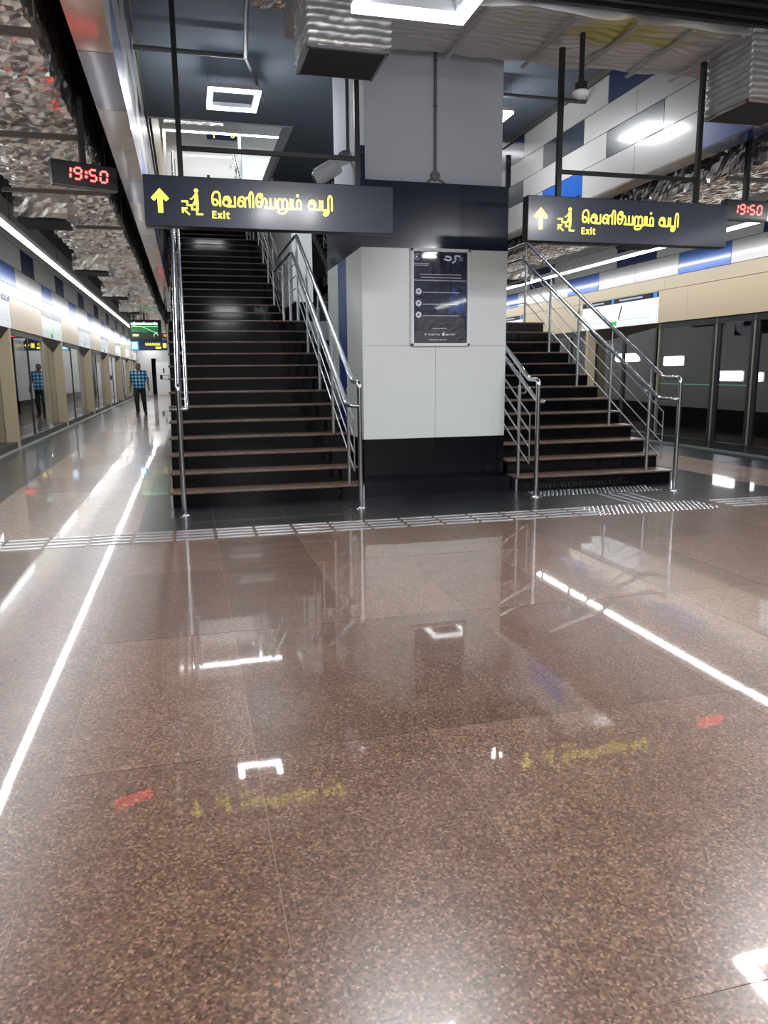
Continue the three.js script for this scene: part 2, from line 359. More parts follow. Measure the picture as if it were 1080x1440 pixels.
// railings
function railing(x, inner, zNewel, label) {
  const t = thing('stair_railing', label, 'railing', 'stainless stair railings');
  const xi = x + inner * 0.075;
  const zl = [[-7.70, 1.265], [-11.46, 3.33], [nose(14) + 0.19 - 0.0, 3.33], [nose(26) - 0.04, 3.33 + 13 * R], [nose(27) + 0.19, 3.33 + 13 * R], [nose(39) - 0.04, 3.33 + 26 * R], [nose(39) - 0.6, 3.33 + 26 * R]];
  const np = part('newel_post', pipe([[x, 0, zNewel], [x, 1.26, zNewel], [x, 1.265, zNewel - 0.12], ...zl.map(([z, y]) => [x, y, z])], 0.025, 0.07, 12), M.steel, t, 'post bending into the top rail');
  const low = zl.map(([z, y], i) => [xi, y - 0.235, z + (i === 0 ? 0.05 : 0)]);
  part('handrail', pipe([[x, 1.03, zNewel], [xi, 1.03, zNewel], ...low], 0.022, 0.06, 12), M.steel, t);
  const fl = part('floor_flange', new THREE.CylinderGeometry(0.05, 0.055, 0.014, 20), M.steel, np); fl.position.set(x, 0.007, zNewel);
  if (x < 0) part('rail_end', pipe([[x, 1.03, zNewel], [x - 0.09, 1.03, zNewel]], 0.02, 0, 10), M.steel, np);
  // balusters on every third tread and along the landings
  const rail = z => { for (let i = 0; i + 1 < zl.length; i++) { const [a, p] = zl[i], [b, q] = zl[i + 1]; if (z <= a && z >= b) return p + (q - p) * (z - a) / (b - a); } return zl[0][1] + (z - zl[0][0]) * -0.549; };
  const at = [];
  for (let k = 1; k <= 38; k += 3) { at.push([nose(k) - 0.06, k * R]); }
  for (const k of [13, 26]) { at.push([nose(k) - 0.9, k * R]); at.push([nose(k) - 1.8, k * R]); }
  const stumps = [];
  for (const [z, y] of at) {
    const h = rail(z); const bl = part('baluster', pipe([[x, y, z], [x, h - 0.2, z]], 0.019, 0, 10), M.steelSatin, t);
    part('rail_stem', pipe([[x, h - 0.2, z], [x, h, z]], 0.008, 0, 6), M.steelSatin, bl);
    part('rail_bracket', pipe([[x, h - 0.29, z], [xi, h - 0.29, z], [xi, h - 0.24, z]], 0.008, 0.02, 6), M.steelSatin, bl);
  }
  // four thin bars following the slope, closed by a loop at the foot
  const zt = zl.map(([z, y], i) => [i === 0 ? -7.66 : z, i === 0 ? y - 0.02 : y]);
  for (let k = 0; k < 4; k++) {
    const dy = 0.37 + k * 0.178;
    part('infill_bar', pipe(zt.map(([z, y]) => [x, y - dy, z]), 0.0085, 0.03, 6), M.steelSatin, t);
  }
  part('infill_loop', pipe([[x, 1.245 - 0.37, -7.66], [x, 1.245 - 0.37 - 3 * 0.178, -7.66]], 0.0085, 0, 6), M.steelSatin, t);
  return t;
}
railing(-0.1, 1, -7.47, 'steel railing on the platform side of the left staircase');
railing(1.64, -1, -7.38, 'steel railing of the left staircase beside the white column');
railing(3.62, 1, -7.47, 'steel railing of the right staircase next to the white column');
railing(5.29, -1, -7.38, 'steel railing on the outer side of the right staircase');

// ---------------------------------------------------------------- clad column
const CZ = -8.25, CB = -10.3, CX0 = 1.88, CX1 = 3.57;
{
  const t = thing('clad_column', 'square column clad in white panels with black base and navy band between the stairs', 'column');
  bx('core', CX0 + 0.06, CX1 - 0.06, 0, CEIL, CB + 0.3, CZ - 0.06, M.paint, t, 'light grey painted concrete shaft');
  bx('plinth', CX0 - 0.05, CX1 - 0.02, 0, 0.165, CB, CZ + 0.26, M.skirt, t);
  const g = 0.004, xm = 2.72;
  bx('backing', CX0 + 0.02, CX1 - 0.02, 0.17, 3.36, CB + 0.02, CZ - 0.02, M.joint, t);
  for (const [a, b] of [[CX0, xm], [xm, CX1]]) {
    bx('skirting_panel', a + (a === xm ? g / 2 : 0), b - (b === xm ? g / 2 : 0), 0.165, 0.61, CZ - 0.02, CZ, M.skirt, t);
    bx('white_panel', a + (a === xm ? g / 2 : 0), b - (b === xm ? g / 2 : 0), 0.613, 1.645 - g / 2, CZ - 0.02, CZ, M.clad, t);
    bx('white_panel', a + (a === xm ? g / 2 : 0), b - (b === xm ? g / 2 : 0), 1.645 + g / 2, 2.683, CZ - 0.02, CZ, M.clad, t);
    bx('navy_panel', a + (a === xm ? 0.001 : 0), b - (b === xm ? 0.001 : 0), 2.686, 3.367, CZ - 0.02, CZ + 0.004, M.navy, t);
  }
  for (const s of [0, 1]) {
    const x0 = s ? CX1 - 0.02 : CX0, x1 = s ? CX1 : CX0 + 0.02;
    for (const [za, zb, m, n] of [[CZ - 0.021, -9.08, M.clad, 'white_panel'], [-9.08, -9.6, M.cladBlue, 'blue_panel'], [-9.6, CB, M.clad, 'white_panel']]) {
      bx(n, x0, x1, 0.613, 2.683, zb + g / 2, za - g / 2, m, t);
    }
    bx('skirting_panel', x0, x1, 0.165, 0.61, CB, CZ - 0.021, M.skirt, t);
    bx('navy_panel', x0, x1, 2.686, 3.367, CB, CZ - 0.021, M.navy, t);
    const xb = s ? CX1 - 0.03 : CX0;
    bx('corner_bracket', xb, xb + 0.05, 3.367, 3.7, CZ - 0.03, CZ + 0.005, M.navy, t, 'dark upright bracket with bolt');
    const b = part('bolt', new THREE.SphereGeometry(0.009, 8, 6), M.steel, t); b.position.set(xb + 0.022, 3.63, CZ + 0.006);
  }
  // second pier behind, between the upper flights
  const p = thing('clad_pier', 'pale clad pier with black skirting standing on the stair landing', 'pier');
  bx('shaft', 1.85, 2.2, 13 * R + 0.45, 4.3, -19, -13.5, M.clad, p);
  bx('skirting', 1.845, 2.205, 13 * R + 0.002, 13 * R + 0.45, -19, -13.495, M.skirt, p);
  const d = thing('stair_landing', 'landing slab bridging the two staircases behind the column', 'landing');
  bx('slab', 1.801, 3.574, 13 * R - 0.28, 13 * R, nose(14) - 0.1, nose(13) - 0.1, M.paint, d);
  bx('landing_beam', 1.85, 3.5, 13 * R - 0.75, 13 * R - 0.28, nose(14), nose(14) + 0.3, M.paint, d);
}
// conduits on the column
{
  const t = thing('front_conduit', 'grey conduit running down the column front to a round box', 'conduit');
  const z = CZ - 0.045;
  part('tube', pipe([[2.725, CEIL, z], [2.725, 3.47, z]], 0.016, 0, 10), M.pipe, t);
  const b = part('junction_box', new THREE.CylinderGeometry(0.05, 0.05, 0.04, 20), M.pipe, t); b.rotation.x = Math.PI / 2; b.position.set(2.725, 3.45, z + 0.0);
  part('branch_tube', pipe([[2.7, 3.43, z], [2.62, 3.37, z]], 0.01, 0, 8), M.pipe, t);
  part('branch_tube', pipe([[2.75, 3.43, z], [2.85, 3.37, z]], 0.01, 0, 8), M.pipe, t);
  for (const y of [4.15, 4.6]) { const c = part('clamp', new THREE.TorusGeometry(0.019, 0.007, 6, 12), M.galv, t); c.rotation.x = Math.PI / 2; c.position.set(2.725, y, z); }
  const s = thing('side_conduit', 'grey conduit on the left face of the column above the camera', 'conduit');
  const x = CX0 + 0.045;
  part('tube', pipe([[x, CEIL, -9.1], [x, 3.86, -9.1]], 0.016, 0, 10), M.pipe, s);
  const c = part('end_box', new THREE.CylinderGeometry(0.05, 0.09, 0.03, 20), M.pipe, s); c.position.set(x - 0.02, 3.85, -9.1);
}
{ // bullet camera on the column side
  const t = thing('bullet_camera', 'white bullet security camera on the left side of the column', 'camera');
  const o = new THREE.Group(); t.position.set(1.74, 3.6, -9.02);
  const body = part('housing', new THREE.LatheGeometry([[0, 0], [0.075, 0], [0.085, 0.02], [0.085, 0.3], [0.07, 0.32], [0, 0.32]].map(p => new THREE.Vector2(...p)), 24), M.white, t);
  body.rotation.set(0.15, 0, 2.1); body.position.set(0.06, 0.08, 0.02);
  const hood = part('hood', new THREE.CylinderGeometry(0.095, 0.095, 0.24, 24, 1, true, 0, Math.PI), mat(0xdfe3e6, 0.5, 0, { side: THREE.DoubleSide }), t);
  hood.rotation.set(0.15, 0, 2.1); hood.position.set(-0.09, 0.0, 0.02);
  part('mount', pipe([[0.06, 0.1, 0], [0.2, 0.16, 0]], 0.035, 0, 12), M.white, t);
  const lens = part('lens', new THREE.CylinderGeometry(0.06, 0.06, 0.01, 20), M.blackMetal, t); lens.rotation.set(0.15, 0, 2.1); lens.position.set(-0.215, -0.08, -0.02);
}
{ // framed notice
  const t = thing('framed_notice', 'dark blue notice under plastic in a white frame on the column', 'notice');
  const x0 = 2.424, x1 = 3.121, y0 = 1.637, y1 = 2.687, z = CZ + 0.004, w = 0.036;
  rbx('frame', x0, x1, y1 - w, y1, z, z + 0.03, 0.006, M.white, t); rbx('frame', x0, x1, y0, y0 + w, z, z + 0.03, 0.006, M.white, t);
  rbx('frame', x0, x0 + w, y0, y1, z, z + 0.03, 0.006, M.white, t); rbx('frame', x1 - w, x1, y0, y1, z, z + 0.03, 0.006, M.white, t);
  const tex = canvasTex(700, 1080, (g, W, H) => {
    g.fillStyle = '#0f1738'; g.fillRect(0, 0, W, H);
    g.fillStyle = '#1b2247'; for (let i = 0; i < 90; i++) { g.globalAlpha = 0.25; g.beginPath(); g.ellipse(rnd() * W, rnd() * H, 20 + rnd() * 90, 10 + rnd() * 40, rnd() * 3, 0, 7); g.fill(); }
    for (let i = 0; i < 60; i++) { g.globalAlpha = 0.3; g.fillStyle = ['#2a5fae', '#3f86d6', '#1d4690'][i % 3]; g.beginPath(); g.ellipse(470 + rnd() * 220, 400 + rnd() * 330, 12 + rnd() * 60, 8 + rnd() * 26, rnd() * 3, 0, 7); g.fill(); }
    g.globalAlpha = 1;
    for (let i = 0; i < 14; i++) { g.globalAlpha = 0.4; g.fillStyle = i % 2 ? '#24503a' : '#3b7350'; g.beginPath(); g.ellipse(330 + rnd() * 100, 600 + rnd() * 90, 10 + rnd() * 34, 8 + rnd() * 18, rnd() * 3, 0, 7); g.fill(); } g.globalAlpha = 1;
    g.fillStyle = '#3b3d44'; g.beginPath(); g.moveTo(60, 760); g.quadraticCurveTo(330, 720, 660, 780); g.lineTo(690, 1070); g.lineTo(10, 1070); g.fill();
    g.fillStyle = '#e8ebf2'; g.strokeStyle = '#e8ebf2'; g.lineWidth = 6;
    g.beginPath(); g.arc(45, 60, 34, 0.4, 5.6); g.stroke(); g.beginPath(); g.moveTo(25, 78); g.lineTo(40, 40); g.lineTo(62, 66); g.fill();
    g.lineWidth = 22; g.lineCap = 'round'; g.beginPath(); g.moveTo(400, 82); g.quadraticCurveTo(480, 110, 485, 70); g.quadraticCurveTo(470, 45, 420, 52); g.stroke();
    g.lineWidth = 24; g.strokeStyle = '#d5d9e4'; g.beginPath(); g.moveTo(510, 118); g.quadraticCurveTo(560, 100, 540, 60); g.quadraticCurveTo(530, 30, 600, 45); g.stroke();
    g.fillStyle = '#9aa3bd'; g.fillRect(590, 60, 60, 8); g.fillRect(590, 76, 52, 8); g.fillRect(590, 92, 58, 8);
    const line = (x, y, w, h) => { g.fillStyle = '#c3c8d8'; for (let q = x; q < x + w;) { const l = 8 + rnd() * 22; g.fillRect(q, y + rnd() * 3, Math.min(l, x + w - q), h); q += l + 4; } };
    line(0, 132, 205, 11); line(0, 152, 190, 11);
    line(85, 255, 540, 12); line(100, 292, 520, 12); line(0, 326, 690, 12);
    [[465], [605], [742]].forEach(([y], i) => { g.fillStyle = '#dfe3ee'; g.beginPath(); g.arc(66, y, 38, 0, 7); g.fill(); g.fillStyle = '#46506e'; g.fillRect(54, y - 6, 24, 14); g.beginPath(); g.arc(66, y - 8, 9, 0, 7); g.fill(); line(122, y + 2, 480, 11); });
    g.fillStyle = '#d5d9e4'; line(240, 898, 190, 9);
    g.fillStyle = '#e8ebf2'; g.font = 'bold 28px sans-serif'; g.fillText('Google Play', 188, 985);
    g.beginPath(); g.moveTo(148, 958); g.lineTo(172, 974); g.lineTo(148, 990); g.fill();
    g.beginPath(); g.ellipse(390, 976, 17, 18, 0, 0, 7); g.fill(); g.beginPath(); g.ellipse(398, 950, 6, 9, 0.6, 0, 7); g.fill();
    g.fillText('App Store', 418, 985); line(200, 1036, 240, 9);
  });
  const wr = dataTex(256, (x, y) => { const u = x / 256, v = y / 256; let h = 0; for (const [f, a, o] of [[3, 1, 0], [6, 0.7, 5], [12, 0.4, 9]]) h += a * (1 - 2 * Math.abs(noise.noise(u * f + o, v * f * 1.6 + o, o))); const c = Math.max(0, Math.min(255, 90 + 70 * h)); return [c, c, c]; }, false);
  part('print', new THREE.PlaneGeometry(x1 - x0 - 2 * w, y1 - y0 - 2 * w), mat(0xffffff, 0.5, 0, { map: tex, clearcoat: 0.8, clearcoatRoughness: 0.04, bumpMap: wr, bumpScale: 0.022 }), t, 'dark blue print under wrinkled clear plastic').position.set((x0 + x1) / 2, (y0 + y1) / 2, z + 0.008);
}

// ---------------------------------------------------------------- hanging exit signs
const YEL = '#f8e94c';
function tamil(g, x, y, s) {      // strokes of the sign's first line; x-height s, baseline y; returns width
  g.save(); g.translate(x, y); g.scale(s / 100 * 0.94, s / 100); g.lineWidth = 18; g.lineCap = 'round'; g.lineJoin = 'round'; g.strokeStyle = YEL; g.fillStyle = YEL;
  let o = 0; const P = (f) => { g.beginPath(); f(); g.stroke(); };
  const e = () => { P(() => { g.arc(o + 38, -30, 25, 0, 7); }); P(() => { g.moveTo(o + 14, -32); g.bezierCurveTo(o + 0, -110, o + 45, -140, o + 72, -118); g.bezierCurveTo(o + 88, -104, o + 86, -60, o + 86, 0); }); o += 112; };
  const va = () => { P(() => { g.arc(o + 32, -32, 30, 0.2, 6.6); }); P(() => { g.moveTo(o + 12, -66); g.bezierCurveTo(o + 30, -100, o + 78, -88, o + 74, -40); g.bezierCurveTo(o + 72, -14, o + 58, 0, o + 40, 0); g.lineTo(o + 118, 0); g.lineTo(o + 118, -84); }); o += 144; };
  const i = (w) => { P(() => { g.moveTo(o, 0); g.lineTo(o, -84); g.bezierCurveTo(o, -150, o + w, -150, o + w, -96); g.lineTo(o + w, 0); }); o += w + 26; };
  const La = () => { P(() => { g.arc(o + 30, -28, 26, 0.2, 6.6); }); P(() => { g.moveTo(o + 8, -56); g.bezierCurveTo(o + 20, -100, o + 70, -98, o + 72, -50); g.lineTo(o + 72, 0); }); P(() => { g.moveTo(o + 72, -48); g.bezierCurveTo(o + 80, -96, o + 116, -96, o + 118, -50); g.lineTo(o + 118, 0); }); o += 118; i(34); };
  const ee = () => { P(() => { g.arc(o + 34, -28, 24, 0, 7); }); P(() => { g.moveTo(o + 10, -30); g.bezierCurveTo(o - 4, -120, o + 56, -146, o + 66, -108); g.bezierCurveTo(o + 68, -84, o + 38, -84, o + 42, -104); }); P(() => { g.moveTo(o + 58, -28); g.bezierCurveTo(o + 70, -50, o + 70, -70, o + 62, -96); }); o += 88; };
  const ya = () => { P(() => { g.moveTo(o, -84); g.bezierCurveTo(o + 26, -70, o + 26, -20, o + 2, 0); g.lineTo(o + 106, 0); g.lineTo(o + 106, -84); g.moveTo(o + 58, 0); g.lineTo(o + 58, -84); }); o += 130; };
  const ru = () => { P(() => { g.moveTo(o, 0); g.lineTo(o, -50); g.bezierCurveTo(o, -98, o + 48, -98, o + 48, -50); g.lineTo(o + 48, 0); g.moveTo(o + 48, -50); g.bezierCurveTo(o + 50, -98, o + 96, -98, o + 96, -50); g.lineTo(o + 96, -6); g.bezierCurveTo(o + 96, 50, o + 10, 62, o + 2, 28); g.bezierCurveTo(o + 2, 8, o + 70, 6, o + 128, 0); g.lineTo(o + 128, -84); }); o += 152; };
  const ma = () => { P(() => { g.moveTo(o, -84); g.lineTo(o, 0); g.lineTo(o + 84, 0); g.lineTo(o + 84, -48); g.bezierCurveTo(o + 82, -92, o + 40, -88, o + 42, -52); g.lineTo(o + 42, 0); }); g.beginPath(); g.arc(o + 50, -124, 14, 0, 7); g.fill(); o += 112; };
  const zha = () => { P(() => { g.moveTo(o, -84); g.lineTo(o, 0); g.lineTo(o + 62, 0); g.lineTo(o + 62, -84); g.moveTo(o + 62, 0); g.bezierCurveTo(o + 70, 40, o + 30, 62, o + 14, 40); g.bezierCurveTo(o + 6, 22, o + 40, 16, o + 62, 22); }); o += 62; i(36); };
  e(); va(); La(); ee(); ya(); ru(); ma(); o += 46; va(); zha();
  g.restore(); return o * s / 100;
}
const signTex = canvasTex(2048, 388, (g, W, H) => {
  g.fillStyle = '#131d36'; g.fillRect(0, 0, W, H);
  g.fillStyle = '#16213c'; g.fillRect(265, 40, 225, 300);
  const k = W / 2.14; g.fillStyle = YEL; g.strokeStyle = YEL;
  // arrow
  const ax = 0.125 * k; g.lineWidth = 40; g.lineCap = 'butt'; g.beginPath(); g.moveTo(ax, 290); g.lineTo(ax, 130); g.stroke();
  g.lineWidth = 36; g.lineJoin = 'miter'; g.beginPath(); g.moveTo(ax - 58, 188); g.lineTo(ax, 124); g.lineTo(ax + 58, 188); g.stroke();
  // person climbing steps
  g.lineWidth = 15; g.beginPath(); g.moveTo(285, 192); g.lineTo(330, 192); g.lineTo(330, 222); g.lineTo(366, 222); g.lineTo(366, 254); g.lineTo(404, 254); g.lineTo(404, 290); g.lineTo(452, 290); g.stroke();
  g.beginPath(); g.arc(404, 105, 17, 0, 7); g.fill();
  g.beginPath(); g.moveTo(390, 126); g.lineTo(416, 126); g.lineTo(420, 200); g.lineTo(418, 262); g.lineTo(398, 250); g.lineTo(396, 204); g.lineTo(384, 226); g.lineTo(368, 216); g.lineTo(388, 180); g.fill();
  g.lineWidth = 10; g.beginPath(); g.moveTo(392, 140); g.lineTo(366, 172); g.lineTo(352, 170); g.stroke();
  g.lineWidth = 14; g.beginPath(); g.moveTo(345, 296); g.lineTo(300, 256); g.stroke(); g.beginPath(); g.moveTo(292, 284); g.lineTo(292, 246); g.lineTo(330, 246); g.stroke();
  tamil(g, 520, 216, 88);
  g.font = 'bold 82px sans-serif'; g.fillText('Exit', 516, 318);
});
const signGlow = canvasTex(2048, 388, (g, W, H) => { g.drawImage(signTex.image, 0, 0); const d = g.getImageData(0, 0, W, H), a = d.data; for (let i = 0; i < a.length; i += 4) if (a[i] < 120) a[i] = a[i + 1] = a[i + 2] = 0; g.putImageData(d, 0, 0); });
M.signFace = mat(0xffffff, 0.4, 0, { map: signTex, emissiveMap: signGlow, emissive: 0xffffff, emissiveIntensity: 1.7, clearcoat: 0.35, clearcoatRoughness: 0.15 });
function exitSign(x0, x1, y0, y1, z, rods, label) {
  const t = thing('hanging_exit_sign', label, 'sign', 'hanging exit signs');
  rbx('case', x0, x1, y0, y1, z - 0.12, z, 0.006, M.blackMetal, t);
  const f = part('sign_face', new THREE.PlaneGeometry(x1 - x0 - 0.012, y1 - y0 - 0.012), M.signFace, t, 'dark face with yellow arrow, stair symbol, Tamil lettering and the word Exit'); f.position.set((x0 + x1) / 2, (y0 + y1) / 2, z + 0.002);
  for (const [rx, top] of rods) { bx('hanger_rod', rx - 0.022, rx + 0.022, y1, top, z - 0.085, z - 0.04, M.blackMetal, t); }
  bx('cross_bar', rods[0][0], rods[1][0], y1 + 0.215, y1 + 0.25, z - 0.08, z - 0.045, M.blackMetal, t);
  for (const fx of [0.25, 0.5, 0.75]) bx('lug', x0 + (x1 - x0) * fx - 0.012, x0 + (x1 - x0) * fx + 0.012, y1, y1 + 0.03, z - 0.07, z - 0.05, M.blackMetal, t);
}
exitSign(-0.274, 1.866, 2.578, 2.982, -6.88, [[0.035, CEIL], [1.555, 4.28]], 'dark hanging Exit sign with yellow lettering over the left staircase');
exitSign(3.175, 5.36, 2.566, 2.977, -6.88, [[3.51, 4.28], [5.02, 4.28]], 'dark hanging Exit sign with yellow lettering over the right staircase');

// ---------------------------------------------------------------- clocks
function digits(g, txt, x, y, w, h, lw) {
  const S = { 1: 'bc', 9: 'abcdfg', 5: 'acdfg', 0: 'abcdef' };
  let o = x; g.lineCap = 'butt';
  for (const ch of txt) {
    if (ch === ':') { g.save(); for (const q of [0.3, 0.7]) { g.beginPath(); g.arc(o + w * 0.2 + (0.5 - q) * 14, y + h * q, lw * 0.75, 0, 7); g.fill(); } g.restore(); o += w * 0.62; continue; }
    const sl = 0.1 * h, X = (u, v) => o + u * w + (1 - v) * sl, Yv = v => y + v * h, L = { a: [0.1, 0, 0.9, 0], b: [1, 0.06, 1, 0.44], c: [1, 0.56, 1, 0.94], d: [0.1, 1, 0.9, 1], e: [0, 0.56, 0, 0.94], f: [0, 0.06, 0, 0.44], g: [0.1, 0.5, 0.9, 0.5] };
    for (const s of S[ch]) { const [a, b, c, d] = L[s]; g.beginPath(); g.moveTo(X(a, b), Yv(b)); g.lineTo(X(c, d), Yv(d)); g.stroke(); }
    o += w * (ch === '1' ? 1.55 : 1.62);
  }
}
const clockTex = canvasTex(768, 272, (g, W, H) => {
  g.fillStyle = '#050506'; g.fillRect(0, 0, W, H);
  g.strokeStyle = g.fillStyle = '#e02030'; g.lineWidth = 36; digits(g, '19:50', 120, 62, 82, 140, 36);  // broad red stroke paints the glow around the digits
  g.strokeStyle = g.fillStyle = '#ff9c8c'; g.lineWidth = 19; digits(g, '19:50', 120, 62, 82, 140, 20);  // pale core painted as the overexposed middle of each segment
});
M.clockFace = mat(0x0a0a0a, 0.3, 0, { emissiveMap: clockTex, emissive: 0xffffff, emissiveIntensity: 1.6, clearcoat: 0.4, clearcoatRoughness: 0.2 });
function clock(x, y, z, turn, top, label, w = 0.6, h = 0.21) {
  const t = thing('led_clock', label, 'clock', 'red digital clocks'); t.position.set(x, y, z); t.rotation.y = turn;
  rbx('case', -w / 2, w / 2, -h / 2, h / 2, -0.09, 0, 0.006, M.blackMetal, t);
  bx('trim', -w / 2, w / 2, -h / 2 - 0.008, -h / 2, -0.09, 0.004, M.galv, t);
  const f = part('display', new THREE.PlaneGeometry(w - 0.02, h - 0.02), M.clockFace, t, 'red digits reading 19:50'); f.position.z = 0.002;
  bx('hanger_rod', -0.025, 0.025, h / 2, top - y, -0.07, -0.02, M.blackMetal, t);
  const l = new THREE.RectAreaLight(0xff2030, 2.2, w * 0.7, h * 0.6); l.position.set(0, 0, 0.006); l.rotation.y = Math.PI; t.add(l);
}
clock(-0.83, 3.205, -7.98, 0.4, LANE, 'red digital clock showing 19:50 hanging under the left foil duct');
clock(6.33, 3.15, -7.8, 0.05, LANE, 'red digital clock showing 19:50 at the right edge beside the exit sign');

// ---------------------------------------------------------------- lamps
function frameLamp(x0, x1, z0, z1, y, label, wires, k = RING) {
  const t = thing('square_frame_lamp', label, 'lamp', 'square ring lamps'); const w = 0.075;
  const ring = (a, b, ya, yb) => mergeGeometries([gbox(x0 + a, x1 - a, ya, yb, z0 + a, z0 + b), gbox(x0 + a, x1 - a, ya, yb, z1 - b, z1 - a), gbox(x0 + a, x0 + b, ya, yb, z0 + b, z1 - b), gbox(x1 - b, x1 - a, ya, yb, z0 + b, z1 - b)]);
  part('housing', ring(0, w, y + 0.004, y + 0.06), M.white, t);
  part('diffuser', ring(0.004, w - 0.004, y - 0.03, y + 0.004), M.lampGlow, t, 'glowing white ring');
  if (wires) for (const [x, z] of [[x0 + 0.04, z0 + 0.04], [x1 - 0.04, z0 + 0.04], [x0 + 0.04, z1 - 0.04], [x1 - 0.04, z1 - 0.04]]) part('wire', pipe([[x, y + 0.06, z], [x, CEIL, z]], 0.003, 0, 5), M.galv, t);
  const xc = (x0 + x1) / 2, zc = (z0 + z1) / 2;
  for (const zz of [z0 + w / 2, z1 - w / 2]) area(xc, y - 0.034, zz, x1 - x0, w, k);
  // the ring's outer sides glow as well
  for (const [x, z, a, len] of [[xc, z1 + 0.003, Math.PI, x1 - x0], [xc, z0 - 0.003, 0, x1 - x0], [x1 + 0.003, zc, -Math.PI / 2, z1 - z0], [x0 - 0.003, zc, Math.PI / 2, z1 - z0]]) area(x, y - 0.013, z, len, 0.034, k * 0.8, false).rotation.y = a;
  for (const xx of [x0 + w / 2, x1 - w / 2]) area(xx, y - 0.034, zc, w, z1 - z0 - 2 * w, k);
}
frameLamp(0.46, 1.16, -11.75, -10.95, 5.06, 'glowing square ring lamp on the ceiling above the left stairs', true, 80);
frameLamp(4.1, 4.8, -11.75, -10.95, 5.06, 'glowing square ring lamp on the ceiling just right of the column', true, 80);
frameLamp(0.96, 1.61, -4.40, -3.75, 3.30, 'glowing square ring lamp at the top edge before the column', true);
frameLamp(3.97, 4.62, -4.40, -3.75, 3.30, 'square ring lamp mirrored in the floor at lower right', true);
frameLamp(0.96, 1.61, 0.6, 1.25, 3.30, 'unseen square ring lamp added behind the photographer on the left', true);  // this row and the next are unseen, added to brighten the cladding
frameLamp(3.97, 4.62, 0.6, 1.25, 3.30, 'unseen square ring lamp added behind the photographer on the right', true);
frameLamp(0.96, 1.61, 4.6, 5.25, 3.30, 'farthest unseen square ring lamp added behind the photographer on the left', true);
frameLamp(3.97, 4.62, 4.6, 5.25, 3.30, 'farthest unseen square ring lamp added behind the photographer on the right', true);
for (const [x, label] of [[-2.29, 'long glowing tube lamp above the left screen doors'], [7.77, 'long glowing tube lamp above the right screen doors']]) {
  const t = thing('platform_tube_lamp', label, 'lamp', 'long platform tube lamps');
  bx('housing', x - 0.05, x + 0.05, 3.375, 3.44, ENDZ, 7, M.white, t);
  bx('diffuser', x - 0.035, x + 0.035, 3.34, 3.375, ENDZ, 7, M.lampGlow, t, 'glowing white diffuser');
  for (let z = 4; z > ENDZ; z -= 4) part('hanger', pipe([[x, 3.44, z], [x, LANE, z]], 0.006, 0, 6), M.galv, t);
}

// ---------------------------------------------------------------- foil ducts
function crumple(geo, amp, freq, sd, ribs, flat) {
  const p = geo.attributes.position;
  for (let i = 0; i < p.count; i++) {
    const x = p.getX(i), y = p.getY(i), z = p.getZ(i); let d = [0, 0, 0];
    for (const [f, a] of [[freq, 1], [freq * 2.3, 0.55], [freq * 5, 0.25]]) for (let k = 0; k < 3; k++) d[k] += a * (1 - 2.4 * Math.abs(noise.noise(x * f + sd + k * 17.1, y * f + k * 5.3, z * f * 0.8 + sd))) * amp;
    if (ribs) { const e = ribs(x, y, z); d[0] += e[0]; d[1] += e[1]; d[2] += e[2]; }
    p.setXYZ(i, x + d[0], y + d[1], z + d[2]);
  }
  geo.deleteAttribute('normal'); const g = flat ? geo.toNonIndexed() : mergeVertices(geo, 1e-5); g.computeVertexNormals(); return g;
}
function foilBox(name, x0, x1, y0, y1, z0, z1, cell, amp, freq, material, parent, ribs, cz) {
  const w = x1 - x0, h = y1 - y0, d = z1 - z0;
  const g = new THREE.BoxGeometry(w, h, d, Math.max(1, Math.round(w / cell)), Math.max(1, Math.round(h / cell)), Math.max(1, Math.round(d / (cz || cell))));
  g.deleteAttribute('uv'); g.translate((x0 + x1) / 2, (y0 + y1) / 2, (z0 + z1) / 2);
  return part(name, crumple(g, amp, freq, rr(0, 50), ribs, !ribs), material, parent);
}
for (const [s, label, zE] of [[-1, 'long crumpled silver foil duct above the left platform lane', -46], [1, 'long crumpled silver foil duct above the right platform lane', -26]]) {
  const t = thing('foil_duct', label, 'duct', 'foil wrapped platform ducts');
  const X = v => s < 0 ? v : 5.48 - v;
  const xa = Math.min(X(-1.98), X(-0.92)), xb = Math.max(X(-1.98), X(-0.92));
  foilBox('duct_run', xa, xb, 3.62, 4.25, -17, -4.5, 0.05, 0.024, 5.2, M.foil, t);
  foilBox('duct_run', xa, xb, 3.62, 4.25, zE, -17, 0.075, 0.026, 5, M.foil, t);
  foilBox('duct_run', xa, xb, 3.62, 4.25, -4.5, 6, 0.12, 0.014, 5, M.foil, t);
  for (let z = -5.85; z > -15; z -= 2.33) {
    bx('support_bar', xa - 0.08, xb + 0.1, 3.555, 3.6, z - 0.025, z + 0.025, M.galv, t);
    for (const x of [xa - 0.05, xb + 0.07]) part('support_rod', pipe([[x, 3.56, z], [x, LANE, z]], 0.006, 0, 6), M.galv, t);
  }
  for (let z = -11.2; z > zE + 2; z -= 5.1) {
    const cx = X(-1.7), b = foilBox('diffuser_drop', cx - 0.32, cx + 0.32, 3.32, 3.62, z - 0.36, z + 0.36, 0.06, 0.01, 5, M.foil, t);
    bx('grille', cx - 0.29, cx + 0.29, 3.295, 3.325, z - 0.33, z + 0.33, M.dark, b, 'dark downward grille');
  }
}
